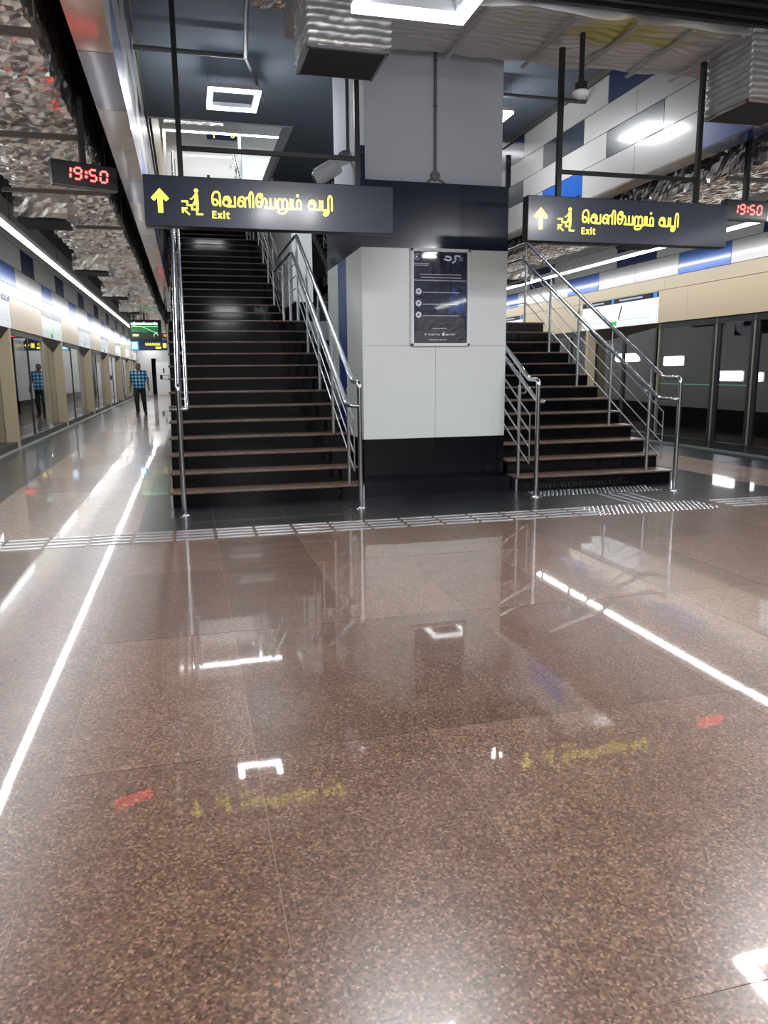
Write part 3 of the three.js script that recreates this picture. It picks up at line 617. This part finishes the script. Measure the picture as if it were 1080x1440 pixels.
{
  const t = thing('cross_duct', 'ribbed silver duct with yellow patches crossing the hall before the column', 'duct');
  const rib = (x, y, z) => [0, 0.014 * Math.abs(Math.sin(z * Math.PI / 0.078 + noise.noise(x * 2, 0, z * 3) * 1.5)), 0.004 * Math.sin(y * 2 * Math.PI / 0.06)];
  const yellow = dataTex(256, (x, y) => {      // u across the hall, v along the duct underside: yellow wool showing through the torn foil
    const u = x / 256, v = y / 256, n = noise.noise(u * 9, v * 6, 1.7) + 0.6 * noise.noise(u * 31, v * 24, 4.1), b = Math.max(0, 1 - Math.hypot((u - 0.62) / 0.3, (v - 0.72) / 0.34)) * 1.5 + n * 0.8 - 0.42;
    const k = Math.max(0, Math.min(1, b * 1.1)); return [202 - 12 * k, 203 - 22 * k, 204 - 84 * k];
  });
  const m = mat(0xffffff, 0.4, 0.72, { map: yellow });
  const g = new THREE.BoxGeometry(4.9, 0.7, 1.06, 90, 24, 150); g.translate(3.45, 4.66, -6.93);
  const uv = g.attributes.uv, p = g.attributes.position; for (let i = 0; i < uv.count; i++) uv.setXY(i, (p.getX(i) - 1) / 4.9, p.getY(i) < 4.32 ? (p.getZ(i) + 7.46) / 1.06 * 0.98 : 0.01);
  const uvKeep = g.attributes.uv.clone(); const cg = (() => { const q = g.attributes.position; for (let i = 0; i < q.count; i++) { const x = q.getX(i), y = q.getY(i), z = q.getZ(i), e = rib(x, y, z), c = 0.022 * (1 - 2.4 * Math.abs(noise.noise(x * 2.2, y * 3, z * 2.6))); q.setXYZ(i, x, y + e[1] + c, z + e[2] + c); } g.computeVertexNormals(); return g; })();
  part('duct_run', cg, m, t);
  for (const x of [2.55, 3.35, 3.95, 4.5, 5.0]) bx('strap', x - 0.018, x + 0.018, 4.282, 4.3, -7.47, -6.38, M.foilDull, t);
  for (const [x0, x1, z0, z1] of [[0.985, 1.645, -6.68, -6.1], [5.08, 5.76, -6.98, -6.36]]) {
    const ribs = (x, y, z) => { const q = 0.006 * Math.sin(y * 2 * Math.PI / 0.055 + noise.noise(x * 3, y, z * 3)); return [q, 0, q]; };
    const db = foilBox('drop_box', x0, x1, 3.78, 4.95, z0, z1, 0.018, 0.008, 4, M.foilDull, t, ribs);
    bx('grille', x0 + 0.035, x1 - 0.035, 3.755, 3.79, z0 + 0.035, z1 - 0.035, M.dark, db, 'dark downward grille');
    part('grille_rim', mergeGeometries([gbox(x0 + 0.01, x1 - 0.01, 3.76, 3.785, z0 + 0.01, z0 + 0.035), gbox(x0 + 0.01, x1 - 0.01, 3.76, 3.785, z1 - 0.035, z1 - 0.01), gbox(x0 + 0.01, x0 + 0.035, 3.76, 3.785, z0, z1), gbox(x1 - 0.035, x1 - 0.01, 3.76, 3.785, z0, z1)]), M.steelSatin, db);
  }
  const ct = thing('duct_front_shade', 'dark sheet with bars added for the shaded front of the foil duct', 'shade sheet');
  bx('shade_sheet', 1.7, IN_R - 0.05, 4.36, 5.05, -6.36, -6.3, M.blackMetal, ct);  // dark sheet and bars put the duct front's shade and streaks into colour
  for (const [y, r] of [[4.4, 0.018], [4.5, 0.03], [4.62, 0.02], [4.78, 0.03], [4.95, 0.02]]) part('conduit', pipe([[1.7, y, -6.27], [IN_R - 0.05, y, -6.27]], r, 0, 8), mat(0x25292e, 0.35, 0.4), ct);
  foilBox('side_spigot', 0.66, 0.9, 4.25, 5.2, -6.75, -6.35, 0.03, 0.012, 5, M.foil, t);
}
{ // pipes under the dark ceiling
  const t = thing('ceiling_pipe', 'dark sprinkler pipe branching under the ceiling left of the drop box', 'pipe');
  part('tube', pipe([[IN_L, 5.3, -10.53], [0.93, 5.3, -10.53], [0.84, 5.3, -9.2], [0.8, 5.3, -6]], 0.03, 0.05, 10), M.pipe, t);
  part('branch', pipe([[0.93, 5.3, -10.53], [1.3, 5.3, -12]], 0.025, 0, 8), M.pipe, t);
  const q = thing('ceiling_conduit', 'thin conduit under the dark ceiling right of the column', 'pipe');
  part('tube', pipe([[3.4, 5.25, -10.9], [IN_R, 5.25, -10.9]], 0.03, 0, 10), M.pipe, q);
  const d = thing('smoke_detector', 'white round smoke detector on a drop rod below the foil duct', 'detector');
  bx('rod', 3.52, 3.555, 3.83, 4.28, -6.63, -6.6, M.blackMetal, d);
  bx('junction_box', 3.5, 3.575, 3.81, 3.88, -6.655, -6.575, M.blackMetal, d);
  const h = part('head', new THREE.LatheGeometry([[0, -0.045], [0.03, -0.045], [0.04, -0.03], [0.07, -0.02], [0.075, 0.01], [0.06, 0.02], [0, 0.02]].map(v => new THREE.Vector2(...v)), 24), M.white, d); h.position.set(3.537, 3.79, -6.615);
}

// ---------------------------------------------------------------- platform screen doors
const mapTex = canvasTex(1024, 256, (g, W, H) => {
  g.fillStyle = '#dfe4e8'; g.fillRect(0, 0, W, H); g.fillStyle = '#0c0f16'; g.fillRect(0, 0, W, 46);
  g.fillStyle = '#2d7fd0'; g.fillRect(W - 60, 4, 40, 40); g.fillRect(W * 0.42, 4, 30, 40); g.fillStyle = '#8f99a6'; g.fillRect(60, 16, 260, 14); g.fillRect(W * 0.52, 14, 300, 16);
  g.strokeStyle = '#aeb6be'; g.lineWidth = 3; for (let x = W * 0.58; x < W - 110; x += 26) { g.beginPath(); g.moveTo(x, 190); g.lineTo(x + 20, 80); g.stroke(); }
  g.strokeStyle = '#9aa3ab'; g.beginPath(); g.moveTo(20, 200); g.lineTo(W - 90, 200); g.stroke(); g.strokeRect(W - 90, 52, 80, 190);
  g.strokeStyle = '#15181d'; g.lineWidth = 16; g.beginPath(); g.moveTo(W * 0.52, 190); g.lineTo(W * 0.56, 70); g.stroke();
  g.fillStyle = '#17b94a'; g.fillRect(W * 0.38, 206, 120, 40);
});
M.map = mat(0xffffff, 0.25, 0, { map: mapTex, emissiveMap: mapTex, emissive: 0xffffff, emissiveIntensity: 0.1, clearcoat: 0.6, clearcoatRoughness: 0.08 });
function screenDoor(s, x, zA, label) {      // zA: near jamb; 3.4 m flush glass, then 2.6 m recessed doors, then the far jamb
  const t = thing('platform_screen_door', label, 'screen door', s < 0 ? 'left platform screen doors' : 'right platform screen doors');
  const X = d => x + s * d, z0 = zA - 0.25, zB = zA - 3.4, zC = zA - 6, z1 = zC - 0.25, D = 0.22, frame = M.blackMetal;
  bx('header_panel', X(0), X(0.06), 2.215, 2.795, zB + 0.004, (zB + z0) / 2 - 0.73, M.beige, t); bx('header_panel', X(0), X(0.06), 2.215, 2.795, (zB + z0) / 2 - 0.724, z0 - 0.003, M.beige, t);
  bx('header_rail', X(0), X(0.06), 2.803, 3.02, z1 + 3.003, z0 - 0.003, M.beige, t); bx('header_rail', X(0), X(0.06), 2.803, 3.02, z1 + 0.003, z1 + 2.997, M.beige, t);
  bx('header_box', X(0.06), X(D + 0.06), 2.16, 3.02, z1, z0, M.brownMetal, t);
  bx('map_backing', X(0.005), X(0.06), 2.215, 2.795, z1 + 0.003, zB - 0.003, M.white, t);
  const mp = part('line_map', new THREE.PlaneGeometry(2.83, 0.57), M.map, t, 'white lit line map with black strip'); mp.rotation.y = -s * Math.PI / 2; mp.position.set(X(0.003), 2.505, (z1 + zB) / 2);
  bx('bottom_rail', X(0.02), X(0.08), 0.02, 0.14, zB, z0, frame, t); bx('top_rail', X(0.02), X(0.08), 2.1, 2.21, zB, z0, frame, t);
  bx('bottom_rail', X(0.02), X(0.08), 0.02, 0.14, z1, zC - 0.05, frame, t); bx('top_rail', X(0.02), X(0.08), 2.1, 2.21, z1, zC - 0.05, frame, t);
  for (const [z, w] of s < 0 ? [[zB + 0.05, 0.05]] : [[zB + 0.05, 0.05], [zB + 1.65, 0.035], [zB + 2.55, 0.035]]) bx('mullion', X(0.02), X(0.06), 0.02, 2.21, z - w / 2, z + w / 2, M.alu, t);
  for (const z of s < 0 ? [zB + 1.65] : [zB + 1.58, zB + 1.72, zB + 2.48, zB + 2.62]) bx('leaf_stile', X(0.03), X(0.075), 0.14, 2.1, z - 0.03, z + 0.03, frame, t);
  for (const [a, b] of s < 0 ? [[zB + 0.08, zB + 1.62], [zB + 1.68, z0], [z1, zC - 0.05]] : [[zB + 0.08, zB + 1.55], [zB + 1.75, zB + 2.45], [zB + 2.65, z0], [z1, zC - 0.05]]) bx('glass_pane', X(0.045), X(0.05), 0.14, 2.1, a, b, M.glass, t);
  // recessed bay: the leaves splay inwards to the far jamb under a sloping brown soffit
  const q = (d0, y0, z0_, d1, y1, z1_, w, m, n, lb) => {      // upright sheet between two plan points, its top following y0..y1
    const g = new THREE.BufferGeometry(), nx = (z1_ - z0_), nz = -(X(d1) - X(d0)), L = Math.hypot(nx, nz), ox = nx / L * w, oz = nz / L * w, P = [];
    for (const k of [0, 1]) P.push([X(d0) + ox * k, 0.13, z0_ + oz * k], [X(d1) + ox * k, 0.13, z1_ + oz * k], [X(d1) + ox * k, y1, z1_ + oz * k], [X(d0) + ox * k, y0, z0_ + oz * k]);
    const f = [[0, 1, 2, 3], [5, 4, 7, 6], [3, 2, 6, 7], [1, 0, 4, 5], [1, 5, 6, 2], [4, 0, 3, 7]], pos = [];
    for (const [a, b, c, d] of f) for (const e of [a, b, c, a, c, d]) pos.push(...P[e]);
    g.setAttribute('position', new THREE.Float32BufferAttribute(pos, 3)); g.computeVertexNormals(); return part(n, g, m, t, lb);
  };
  const lerp = (a, b, u) => a + (b - a) * u, ze = zC + 0.05, yt = u => lerp(2.14, 1.93, u), dt = u => lerp(0.05, D, u), zt = u => lerp(zB - 0.03, ze, u);
  for (const [a, b] of [[0.02, 0.48], [0.52, 0.98]]) q(dt(a), yt(a), zt(a), dt(b), yt(b), zt(b), 0.006, M.glass, 'door_leaf', 'sliding glass leaf');
  for (const [a, b] of [[0, 0.02], [0.48, 0.52], [0.98, 1]]) q(dt(a), yt(a), zt(a), dt(b), yt(b), zt(b), 0.03, frame, 'leaf_stile');
  { const g = new THREE.BufferGeometry(), A = [X(0.0), 2.21, zB], B = [X(0.0), 2.21, zC], C = [X(D + 0.03), 1.92, ze], E = [X(0.06), 2.13, zB - 0.02], pos = [...A, ...B, ...C, ...A, ...C, ...E]; g.setAttribute('position', new THREE.Float32BufferAttribute(pos, 3)); g.computeVertexNormals(); part('bay_soffit', g, M.brownMetal2, t, 'sloping brown soffit'); }
  bx('bottom_rail', X(0.03), X(D + 0.05), 0.02, 0.13, zC, zB, M.brownMetal, t);
  { const g = poly([[0, 0.02], [D + 0.04, 0.02], [D + 0.04, 1.93], [0, 2.2]], 0.05); const m = part('jamb', g, M.beige, t, 'beige jamb fin'); if (s < 0) { m.rotation.y = Math.PI; m.position.set(X(0), 0, zC + 0.05); } else m.position.set(X(0), 0, zC); }
  bx('jamb_edge', X(-0.004), X(0.05), 0.02, 2.21, zC - 0.05, zC, M.beigeDeep, t);
  bx('sill', X(-0.03), X(D + 0.06), 0.0, 0.02, z1, z0, M.steelSatin, t);
  if (s > 0) for (const [a, b] of [[zB + 0.08, zB + 1.55], [zB + 1.75, zB + 2.45]]) bx('glass_stripe', X(0.041), X(0.044), 1.085, 1.1, a, b, M.stripe, t);
  return t;
}
M.stripe = mat(0x5f8f78, 0.5);
M.brownMetal2 = mat(0x3a2f28, 0.6, 0, { side: THREE.DoubleSide });
const ORD = ['first', 'second', 'third', 'fourth', 'fifth', 'sixth', 'seventh', 'eighth', 'ninth', 'tenth', 'eleventh'];
for (let k = -3, i = 0; k <= 5; k++) {
  const nm = k < -1 ? `left platform screen door bay beside the photographer, ${['farther back', 'nearer'][k + 3]}` : `left glass screen door bay under its map panel, ${ORD[i++]} in view from the near end`;
  screenDoor(-1, PSDL, -15.4 - 6 * k, nm);
}
for (let k = -3, i = 0; k <= 2; k++) {
  const nm = k < -2 ? 'right platform screen door bay beside the photographer' : `right dark glass screen door bay, ${ORD[i++]} in view from the right edge`;
  screenDoor(1, PSDR, -15.4 - 6 * k, nm);
}
// glowing boxes set on the tunnel wall, seen through the right-hand glass
for (const [i, [y0, y1, z0, z1, label]] of [[1.58, 1.79, -19.48, -18.35, 'white glowing box on tunnel wall seen through glass behind the stair railing'], [1.45, 1.67, -17.2, -16.45, 'small glowing box on tunnel wall seen through glass left of the newel post'], [1.09, 1.3, -15.13, -14.33, 'white rounded glowing box on tunnel wall seen through glass right of the newel post'], [1.09, 1.27, -13.97, -13.72, 'smallest glowing box on tunnel wall at the right edge seen through glass']].entries()) {
  const t = thing('tunnel_glow_box', label, 'lamp', 'tunnel wall glow boxes'); const x = PSDR + 3.3;
  bx('base', x - 0.05, x, y0 - 0.02, y1 + 0.02, z0 - 0.02, z1 + 0.02, M.galv, t);
  rbx('lens', x - 0.12, x - 0.05, y0, y1, z0, z1, 0.03, M.lampGlow, t);
  const l = area(x - 0.13, (y0 + y1) / 2, (z0 + z1) / 2, z1 - z0, y1 - y0, 1.5, false); l.rotation.y = Math.PI / 2;
}

// ---------------------------------------------------------------- upper concourse seen through the opening
{
  const fl = 39 * R, zB = -27.5;
  const w = struct('wall_upper', 'beige and white walls of the concourse above the stairs');
  bx('side_wall', IN_L - 0.1, IN_L, 6.34, 10.2, zB, -13.8, M.beigeDeep, w);
  bx('side_wall', IN_R, IN_R + 0.1, 6.34, 10.2, zB, -13.8, M.beigeDeep, w);
  bx('side_wall', -1.5, 7, 6.34, 10.2, -12.2, -12, M.wall, w);
  bx('upper_floor', IN_L, IN_R, fl - 0.35, fl, zB, nose(39) - G, M.paint, w);
  bx('beige_wall', IN_L, 2.05, fl, 10.2, zB - 0.1, zB, M.wall, w);
  bx('white_wall', 2.05, IN_R, fl, 10.2, zB - 0.1, zB + 0.02, M.clad, w);
  bx('blue_strip', 2.06, 2.16, fl, 10.2, zB + 0.02, zB + 0.03, M.cladBlue, w);
  bx('white_post', -0.35, -0.27, fl, 9.6, -26.4, -26.3, M.white, w);
  bx('white_post', 1.98, 2.06, fl, 9.6, -26.4, -26.3, M.white, w);
  for (const [z, y, label] of [[-26.2, 8.84, 'long concourse tube lamp seen through the stair opening'], [-21.5, 9.5, 'second concourse tube lamp hidden higher above the stair opening']]) {
    const t = thing('concourse_tube_lamp', label, 'lamp', 'concourse tube lamps');
    bx('housing', -0.35, 5.8, y + 0.035, y + 0.09, z - 0.05, z + 0.05, M.white, t);
    bx('diffuser', -0.35, 5.8, y, y + 0.035, z - 0.045, z + 0.045, M.lampGlow, t, 'glowing white diffuser');
    area(2.725, y - 0.004, z, 6.15, 0.09, LAMP);
  }
  const d = thing('concourse_duct', 'silver foil duct above the upper tube lamp in the opening', 'duct');
  foilBox('duct_run', -0.3, 1.5, 9.0, 9.6, -26.0, -25.5, 0.06, 0.02, 4, M.foil, d);
  const s = thing('concourse_sign', 'small blue sign with yellow arrow on the upper level', 'sign');
  bx('panel', 1.02, 1.98, 8.85, 9.12, -26.9, -26.85, M.wallNavy, s);
  const ys = glow(1.5, 0xf6e54a);
  part('arrow', mergeGeometries([poly([[-0.02, 0], [0.02, 0], [0.02, 0.12], [-0.02, 0.12]], 0.01), poly([[-0.07, 0.1], [0.07, 0.1], [0, 0.19]], 0.01)]), ys, s).position.set(1.25, 8.9, -26.85);
  part('symbol', new THREE.TorusGeometry(0.05, 0.018, 8, 16), ys, s).position.set(1.85, 9.0, -26.84);
}

// ---------------------------------------------------------------- far end of the left lane
{
  const scr = canvasTex(512, 330, (g, W, H) => {
    g.fillStyle = '#0d2417'; g.fillRect(0, 0, W, H); g.fillStyle = '#e6fff0'; g.fillRect(8, 22, W - 16, 40); for (const x of [70, 250, 450]) { g.beginPath(); g.arc(x, 24, 18, 0, 7); g.fill(); }
    g.fillStyle = '#6bff6a'; g.fillRect(8, 82, W - 16, 20); g.fillStyle = '#16662c'; g.fillRect(8, 102, W - 16, 90);
    g.strokeStyle = '#c8f5d8'; g.lineWidth = 9; g.beginPath(); g.moveTo(40, 74); g.bezierCurveTo(330, 90, 360, 210, 500, 210); g.stroke();
    g.strokeStyle = '#4c8a5c'; g.lineWidth = 5; g.beginPath(); g.moveTo(20, 160); g.lineTo(330, 215); g.stroke();
    g.fillStyle = '#f2ffb0'; g.fillRect(30, 240, 110, 40); g.strokeStyle = '#dff'; g.lineWidth = 12; g.beginPath(); g.arc(460, 265, 38, 2.6, 6.2); g.stroke();
  });
  const t = thing('information_display', 'green lit information display hanging far down the left lane', 'display');
  bx('case', -1.98, -0.86, 2.56, 3.34, -30.12, -30, M.blackMetal, t);
  part('screen', new THREE.PlaneGeometry(0.98, 0.63), mat(0x050505, 0.3, 0, { emissiveMap: scr, emissive: 0xffffff, emissiveIntensity: 1.2 }), t).position.set(-1.46, 2.96, -29.997);
  bx('hanger_rod', -1.48, -1.43, 3.34, 3.6, -30.08, -30.04, M.blackMetal, t);
  const st = canvasTex(512, 128, (g, W, H) => {
    g.fillStyle = '#16213c'; g.fillRect(0, 0, W, H); g.fillStyle = '#2f9fd8'; g.fillRect(0, 0, 90, 128); g.fillStyle = '#e8f7ff'; g.fillRect(12, 24, 62, 84);
    g.fillStyle = g.strokeStyle = YEL; for (let x = 190; x < 370; x += 30) { g.lineWidth = 9; g.beginPath(); g.arc(x, 48, 13, 0, 5); g.stroke(); g.fillRect(x + 10, 34, 8, 30); }
    g.fillRect(300, 84, 70, 26); g.fillRect(392, 36, 44, 60); g.lineWidth = 14; g.beginPath(); g.moveTo(450, 64); g.lineTo(500, 64); g.moveTo(480, 42); g.lineTo(502, 64); g.lineTo(480, 86); g.stroke();
  });
  const s = thing('far_direction_sign', 'small sign with yellow marks and white square below the green display', 'sign');
  bx('case', -2.05, -0.5, 2.26, 2.64, -31.1, -31, M.blackMetal, s);
  part('sign_face', new THREE.PlaneGeometry(1.53, 0.36), mat(0x080b12, 0.4, 0, { emissiveMap: st, emissive: 0xffffff, emissiveIntensity: 1.6 }), s).position.set(-1.275, 2.45, -30.997);
  for (const x of [-1.9, -0.65]) bx('hanger_rod', x - 0.02, x + 0.02, 2.64, x < -1 ? 3.6 : LANE, -31.07, -31.03, M.blackMetal, s);
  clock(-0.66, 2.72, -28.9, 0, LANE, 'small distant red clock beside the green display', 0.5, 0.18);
  const d = thing('end_cabinet', 'tall white equipment cabinet with label at the far platform end', 'cabinet');
  bx('body', -1.93, -0.75, 0.0, 2.12, -51.4, -50.7, M.white, d);
  bx('door', -1.90, -0.78, 0.06, 2.08, -50.7, -50.68, mat(0xe6e8e6, 0.45), d);
  bx('handle', -1.5, -1.42, 1.42, 1.72, -50.68, -50.66, M.blackMetal, d);
  bx('label_plate', -1.72, -1.15, 1.02, 1.3, -50.68, -50.672, M.blackMetal, d); bx('label_card', -1.55, -1.18, 1.05, 1.27, -50.672, -50.668, M.white, d);
}

// ---------------------------------------------------------------- person walking down the left lane
function sdfMesh(fn, c, half, n) {
  const mc = new MarchingCubes(n, M.white, false, false, 120000); mc.isolation = 0; const hs = n / 2;
  for (let k = 0; k < n; k++) for (let j = 0; j < n; j++) for (let i = 0; i < n; i++) mc.field[i + j * n + k * n * n] = -fn(c[0] + (i - hs) / hs * half, c[1] + (j - hs) / hs * half, c[2] + (k - hs) / hs * half);
  mc.update();
  let g = new THREE.BufferGeometry(); g.setAttribute('position', new THREE.Float32BufferAttribute(mc.positionArray.slice(0, mc.count * 3), 3));
  g.scale(half, half, half); g.translate(...c); g = mergeVertices(g, 1e-4); g.computeVertexNormals();
  const p = g.attributes.position, uv = new Float32Array(p.count * 2); for (let i = 0; i < p.count; i++) { uv[i * 2] = p.getX(i); uv[i * 2 + 1] = p.getY(i); }
  g.setAttribute('uv', new THREE.BufferAttribute(uv, 2)); return g;
}
const cap = (x, y, z, a, b, ra, rb) => { const bx_ = b[0] - a[0], by = b[1] - a[1], bz = b[2] - a[2], px = x - a[0], py = y - a[1], pz = z - a[2]; const t = Math.max(0, Math.min(1, (px * bx_ + py * by + pz * bz) / (bx_ * bx_ + by * by + bz * bz))); return Math.hypot(px - bx_ * t, py - by * t, pz - bz * t) - (ra + (rb - ra) * t); };
const ell = (x, y, z, c, r) => { const k = Math.hypot((x - c[0]) / r[0], (y - c[1]) / r[1], (z - c[2]) / r[2]); return (k - 1) * Math.min(...r); };
const smin = (a, b, k) => { const h = Math.max(0, Math.min(1, 0.5 + 0.5 * (b - a) / k)); return b + (a - b) * h - k * h * (1 - h); };
{
  const t = thing('person', 'walking man in blue checked short-sleeved shirt and black trousers', 'person');
  t.position.set(-1.61, 0, -27.1);
  // joints (facing +z); his right side is -x
  const J = { hipR: [-0.09, 0.9, 0], hipL: [0.09, 0.9, 0], kneeR: [-0.1, 0.5, 0.1], kneeL: [0.12, 0.49, -0.02], ankR: [-0.09, 0.09, 0.1], ankL: [0.13, 0.11, -0.22], toeR: [-0.11, 0.04, 0.26], toeL: [0.16, 0.035, -0.06], shR: [-0.19, 1.4, -0.01], shL: [0.19, 1.4, -0.01], elR: [-0.26, 1.13, -0.06], elL: [0.27, 1.13, -0.02], wrR: [-0.29, 0.9, 0.02], wrL: [0.31, 0.9, 0.08] };
  const torso = (x, y, z, o) => { let d = ell(x, y, z, [0, 1.27, 0], [0.185 + o, 0.24 + o, 0.115 + o]); d = smin(d, ell(x, y, z, [0, 1.05, 0.015], [0.165 + o, 0.2 + o, 0.125 + o]), 0.06); return smin(d, cap(x, y, z, J.shR, J.shL, 0.07 + o, 0.07 + o), 0.06); };
  const pelvis = (x, y, z, o) => ell(x, y, z, [0, 0.92, 0], [0.165 + o, 0.12 + o, 0.115 + o]);
  const leg = (x, y, z, s, o) => smin(cap(x, y, z, J['hip' + s], J['knee' + s], 0.083 + o, 0.06 + o), cap(x, y, z, J['knee' + s], J['ank' + s], 0.057 + o, 0.042 + o), 0.03);
  const foot = (x, y, z, s, o) => cap(x, y, z, J['ank' + s], J['toe' + s], 0.045 + o, 0.036 + o);
  const arm = (x, y, z, s, o) => smin(cap(x, y, z, J['sh' + s], J['el' + s], 0.05 + o, 0.042 + o), cap(x, y, z, J['el' + s], J['wr' + s], 0.04 + o, 0.028 + o), 0.02);
  const skin = mat(0x5e3d2e, 0.55), body = [];
  const fBody = (x, y, z) => { let d = smin(torso(x, y, z, 0), pelvis(x, y, z, 0), 0.05); for (const s of ['R', 'L']) { d = smin(d, leg(x, y, z, s, 0), 0.03); d = smin(d, arm(x, y, z, s, 0), 0.03); d = smin(d, foot(x, y, z, s, -0.01), 0.02); } return smin(d, cap(x, y, z, [0, 1.44, -0.01], [0, 1.55, 0.015], 0.062, 0.055), 0.03); };
  body.push(sdfMesh(fBody, [0, 0.82, 0], 0.84, 112));
  const fHead = (x, y, z) => { let d = ell(x, y, z, [0, 1.615, 0.01], [0.073, 0.098, 0.09]); d = smin(d, ell(x, y, z, [0, 1.565, 0.035], [0.05, 0.06, 0.055]), 0.03); d = smin(d, cap(x, y, z, [0, 1.615, 0.098], [0, 1.585, 0.112], 0.008, 0.014), 0.012); d = smin(d, cap(x, y, z, [0, 1.48, 0], [0, 1.56, 0.012], 0.058, 0.055), 0.02); for (const s of [-1, 1]) { d = smin(d, ell(x, y, z, [s * 0.074, 1.605, 0], [0.012, 0.03, 0.02]), 0.008); d = Math.max(d, -ell(x, y, z, [s * 0.03, 1.622, 0.1], [0.016, 0.009, 0.012])); } return smin(d, cap(x, y, z, [-0.02, 1.553, 0.086], [0.02, 1.553, 0.086], 0.008, 0.008), 0.006); };
  body.push(sdfMesh(fHead, [0, 1.6, 0.02], 0.15, 72));
  for (const s of ['R', 'L']) {
    const m = s === 'R' ? -1 : 1, w = J['wr' + s], P = (a, b, c) => [w[0] + m * a, w[1] + b, w[2] + c];
    const fs = [[0.03, 0.075], [0.01, 0.085], [-0.01, 0.08], [-0.028, 0.062]];
    const fHand = (x, y, z) => { let d = smin(cap(x, y, z, w, P(0.004, -0.05, 0.01), 0.028, 0.03), cap(x, y, z, P(0.0, -0.06, 0.03), P(0, -0.065, -0.02), 0.02, 0.018), 0.02); for (const [q, l] of fs) { const a = P(0.004, -0.07, q), b = P(-0.004, -0.07 - l * 0.5, q + 0.006), e = P(-0.024, -0.07 - l * 0.92, q + 0.004); d = smin(d, Math.min(cap(x, y, z, a, b, 0.0095, 0.009), cap(x, y, z, b, e, 0.009, 0.0075)), 0.004); } return smin(d, Math.min(cap(x, y, z, P(-0.004, -0.03, 0.025), P(-0.012, -0.065, 0.055), 0.012, 0.01), cap(x, y, z, P(-0.012, -0.065, 0.055), P(-0.018, -0.095, 0.055), 0.01, 0.008)), 0.006); };
    body.push(sdfMesh(fHand, [w[0], w[1] - 0.07, w[2] + 0.01], 0.115, 64));
  }
  part('body', mergeGeometries(body), skin, t);
  const plaid = dataTex(256, (x, y) => { const u = (x % 64) / 64, v = (y % 64) / 64, a = u < 0.5, b = v < 0.5; const l = (Math.abs(u - 0.25) < 0.04 || Math.abs(v - 0.25) < 0.04) ? 1.25 : 1; const c = a && b ? [120, 172, 190] : a || b ? [34, 92, 128] : [12, 34, 62]; return c.map(q => Math.min(255, q * l)); });
  plaid.repeat.set(2.2, 2.2);
  const cut = (d, y, lo) => Math.max(d, lo - y);
  const fShirt = (x, y, z) => { let d = smin(torso(x, y, z, 0.016), ell(x, y, z, [0, 0.98, 0.005], [0.195, 0.2, 0.145]), 0.06); for (const s of ['R', 'L']) { const a = J['sh' + s], b = J['el' + s], q = [a[0] + (b[0] - a[0]) * 0.8, a[1] + (b[1] - a[1]) * 0.8, a[2] + (b[2] - a[2]) * 0.8]; d = smin(d, cap(x, y, z, a, q, 0.066, 0.072), 0.03); } d = Math.max(d, -cap(x, y, z, [0, 1.46, 0.03], [0, 1.6, 0.06], 0.07, 0.08)); return cut(d, y, 0.86); };
  part('shirt', sdfMesh(fShirt, [0, 1.18, 0], 0.37, 84), mat(0xffffff, 0.8, 0, { map: plaid }), t, 'blue and white checked short-sleeved shirt');
  const fTr = (x, y, z) => { let d = pelvis(x, y, z, 0.014); for (const s of ['R', 'L']) d = smin(d, leg(x, y, z, s, 0.018), 0.025); return Math.max(d, 0.075 - y, y - 0.96); };
  part('trousers', sdfMesh(fTr, [0, 0.5, -0.03], 0.5, 96), mat(0x0d0e12, 0.85), t, 'black trousers');
  for (const s of ['R', 'L']) part('shoe', sdfMesh((x, y, z) => Math.max(smin(foot(x, y, z, s, 0.012), cap(x, y, z, [J['ank' + s][0], 0.05, J['ank' + s][2] - 0.03], J['toe' + s], 0.045, 0.045), 0.02), (s === 'R' ? 0.004 : 0.004) - y), [(J['ank' + s][0] + J['toe' + s][0]) / 2, 0.1, (J['ank' + s][2] + J['toe' + s][2]) / 2], 0.18, 56), mat(0x1c1a19, 0.5), t, 'dark shoe');
  const fHair = (x, y, z) => Math.max(ell(x, y, z, [0, 1.628, 0.0], [0.083, 0.1, 0.1]), 1.585 + 1.05 * Math.max(0, z + 0.02) - y);
  part('hair', sdfMesh(fHair, [0, 1.65, 0], 0.14, 64), mat(0x0b0908, 0.7), t, 'short black hair');
  part('moustache', pipe([[-0.028, 1.563, 0.088], [0, 1.57, 0.1], [0.028, 1.563, 0.088]], 0.007, 0.01, 6), mat(0x0b0908, 0.8), t);
  for (const s of [-1, 1]) { const e = part('eye', new THREE.SphereGeometry(0.011, 10, 8), mat(0xd8d4cc, 0.3), t); e.position.set(s * 0.03, 1.622, 0.081); part('pupil', new THREE.SphereGeometry(0.006, 8, 6), M.blackMetal, e).position.z = 0.0065; const q = part('brow', pipe([[s * 0.014, 1.64, 0.097], [s * 0.045, 1.641, 0.087]], 0.0045, 0, 6), mat(0x0b0908, 0.8), t); }
}
renderer.render(scene, camera);
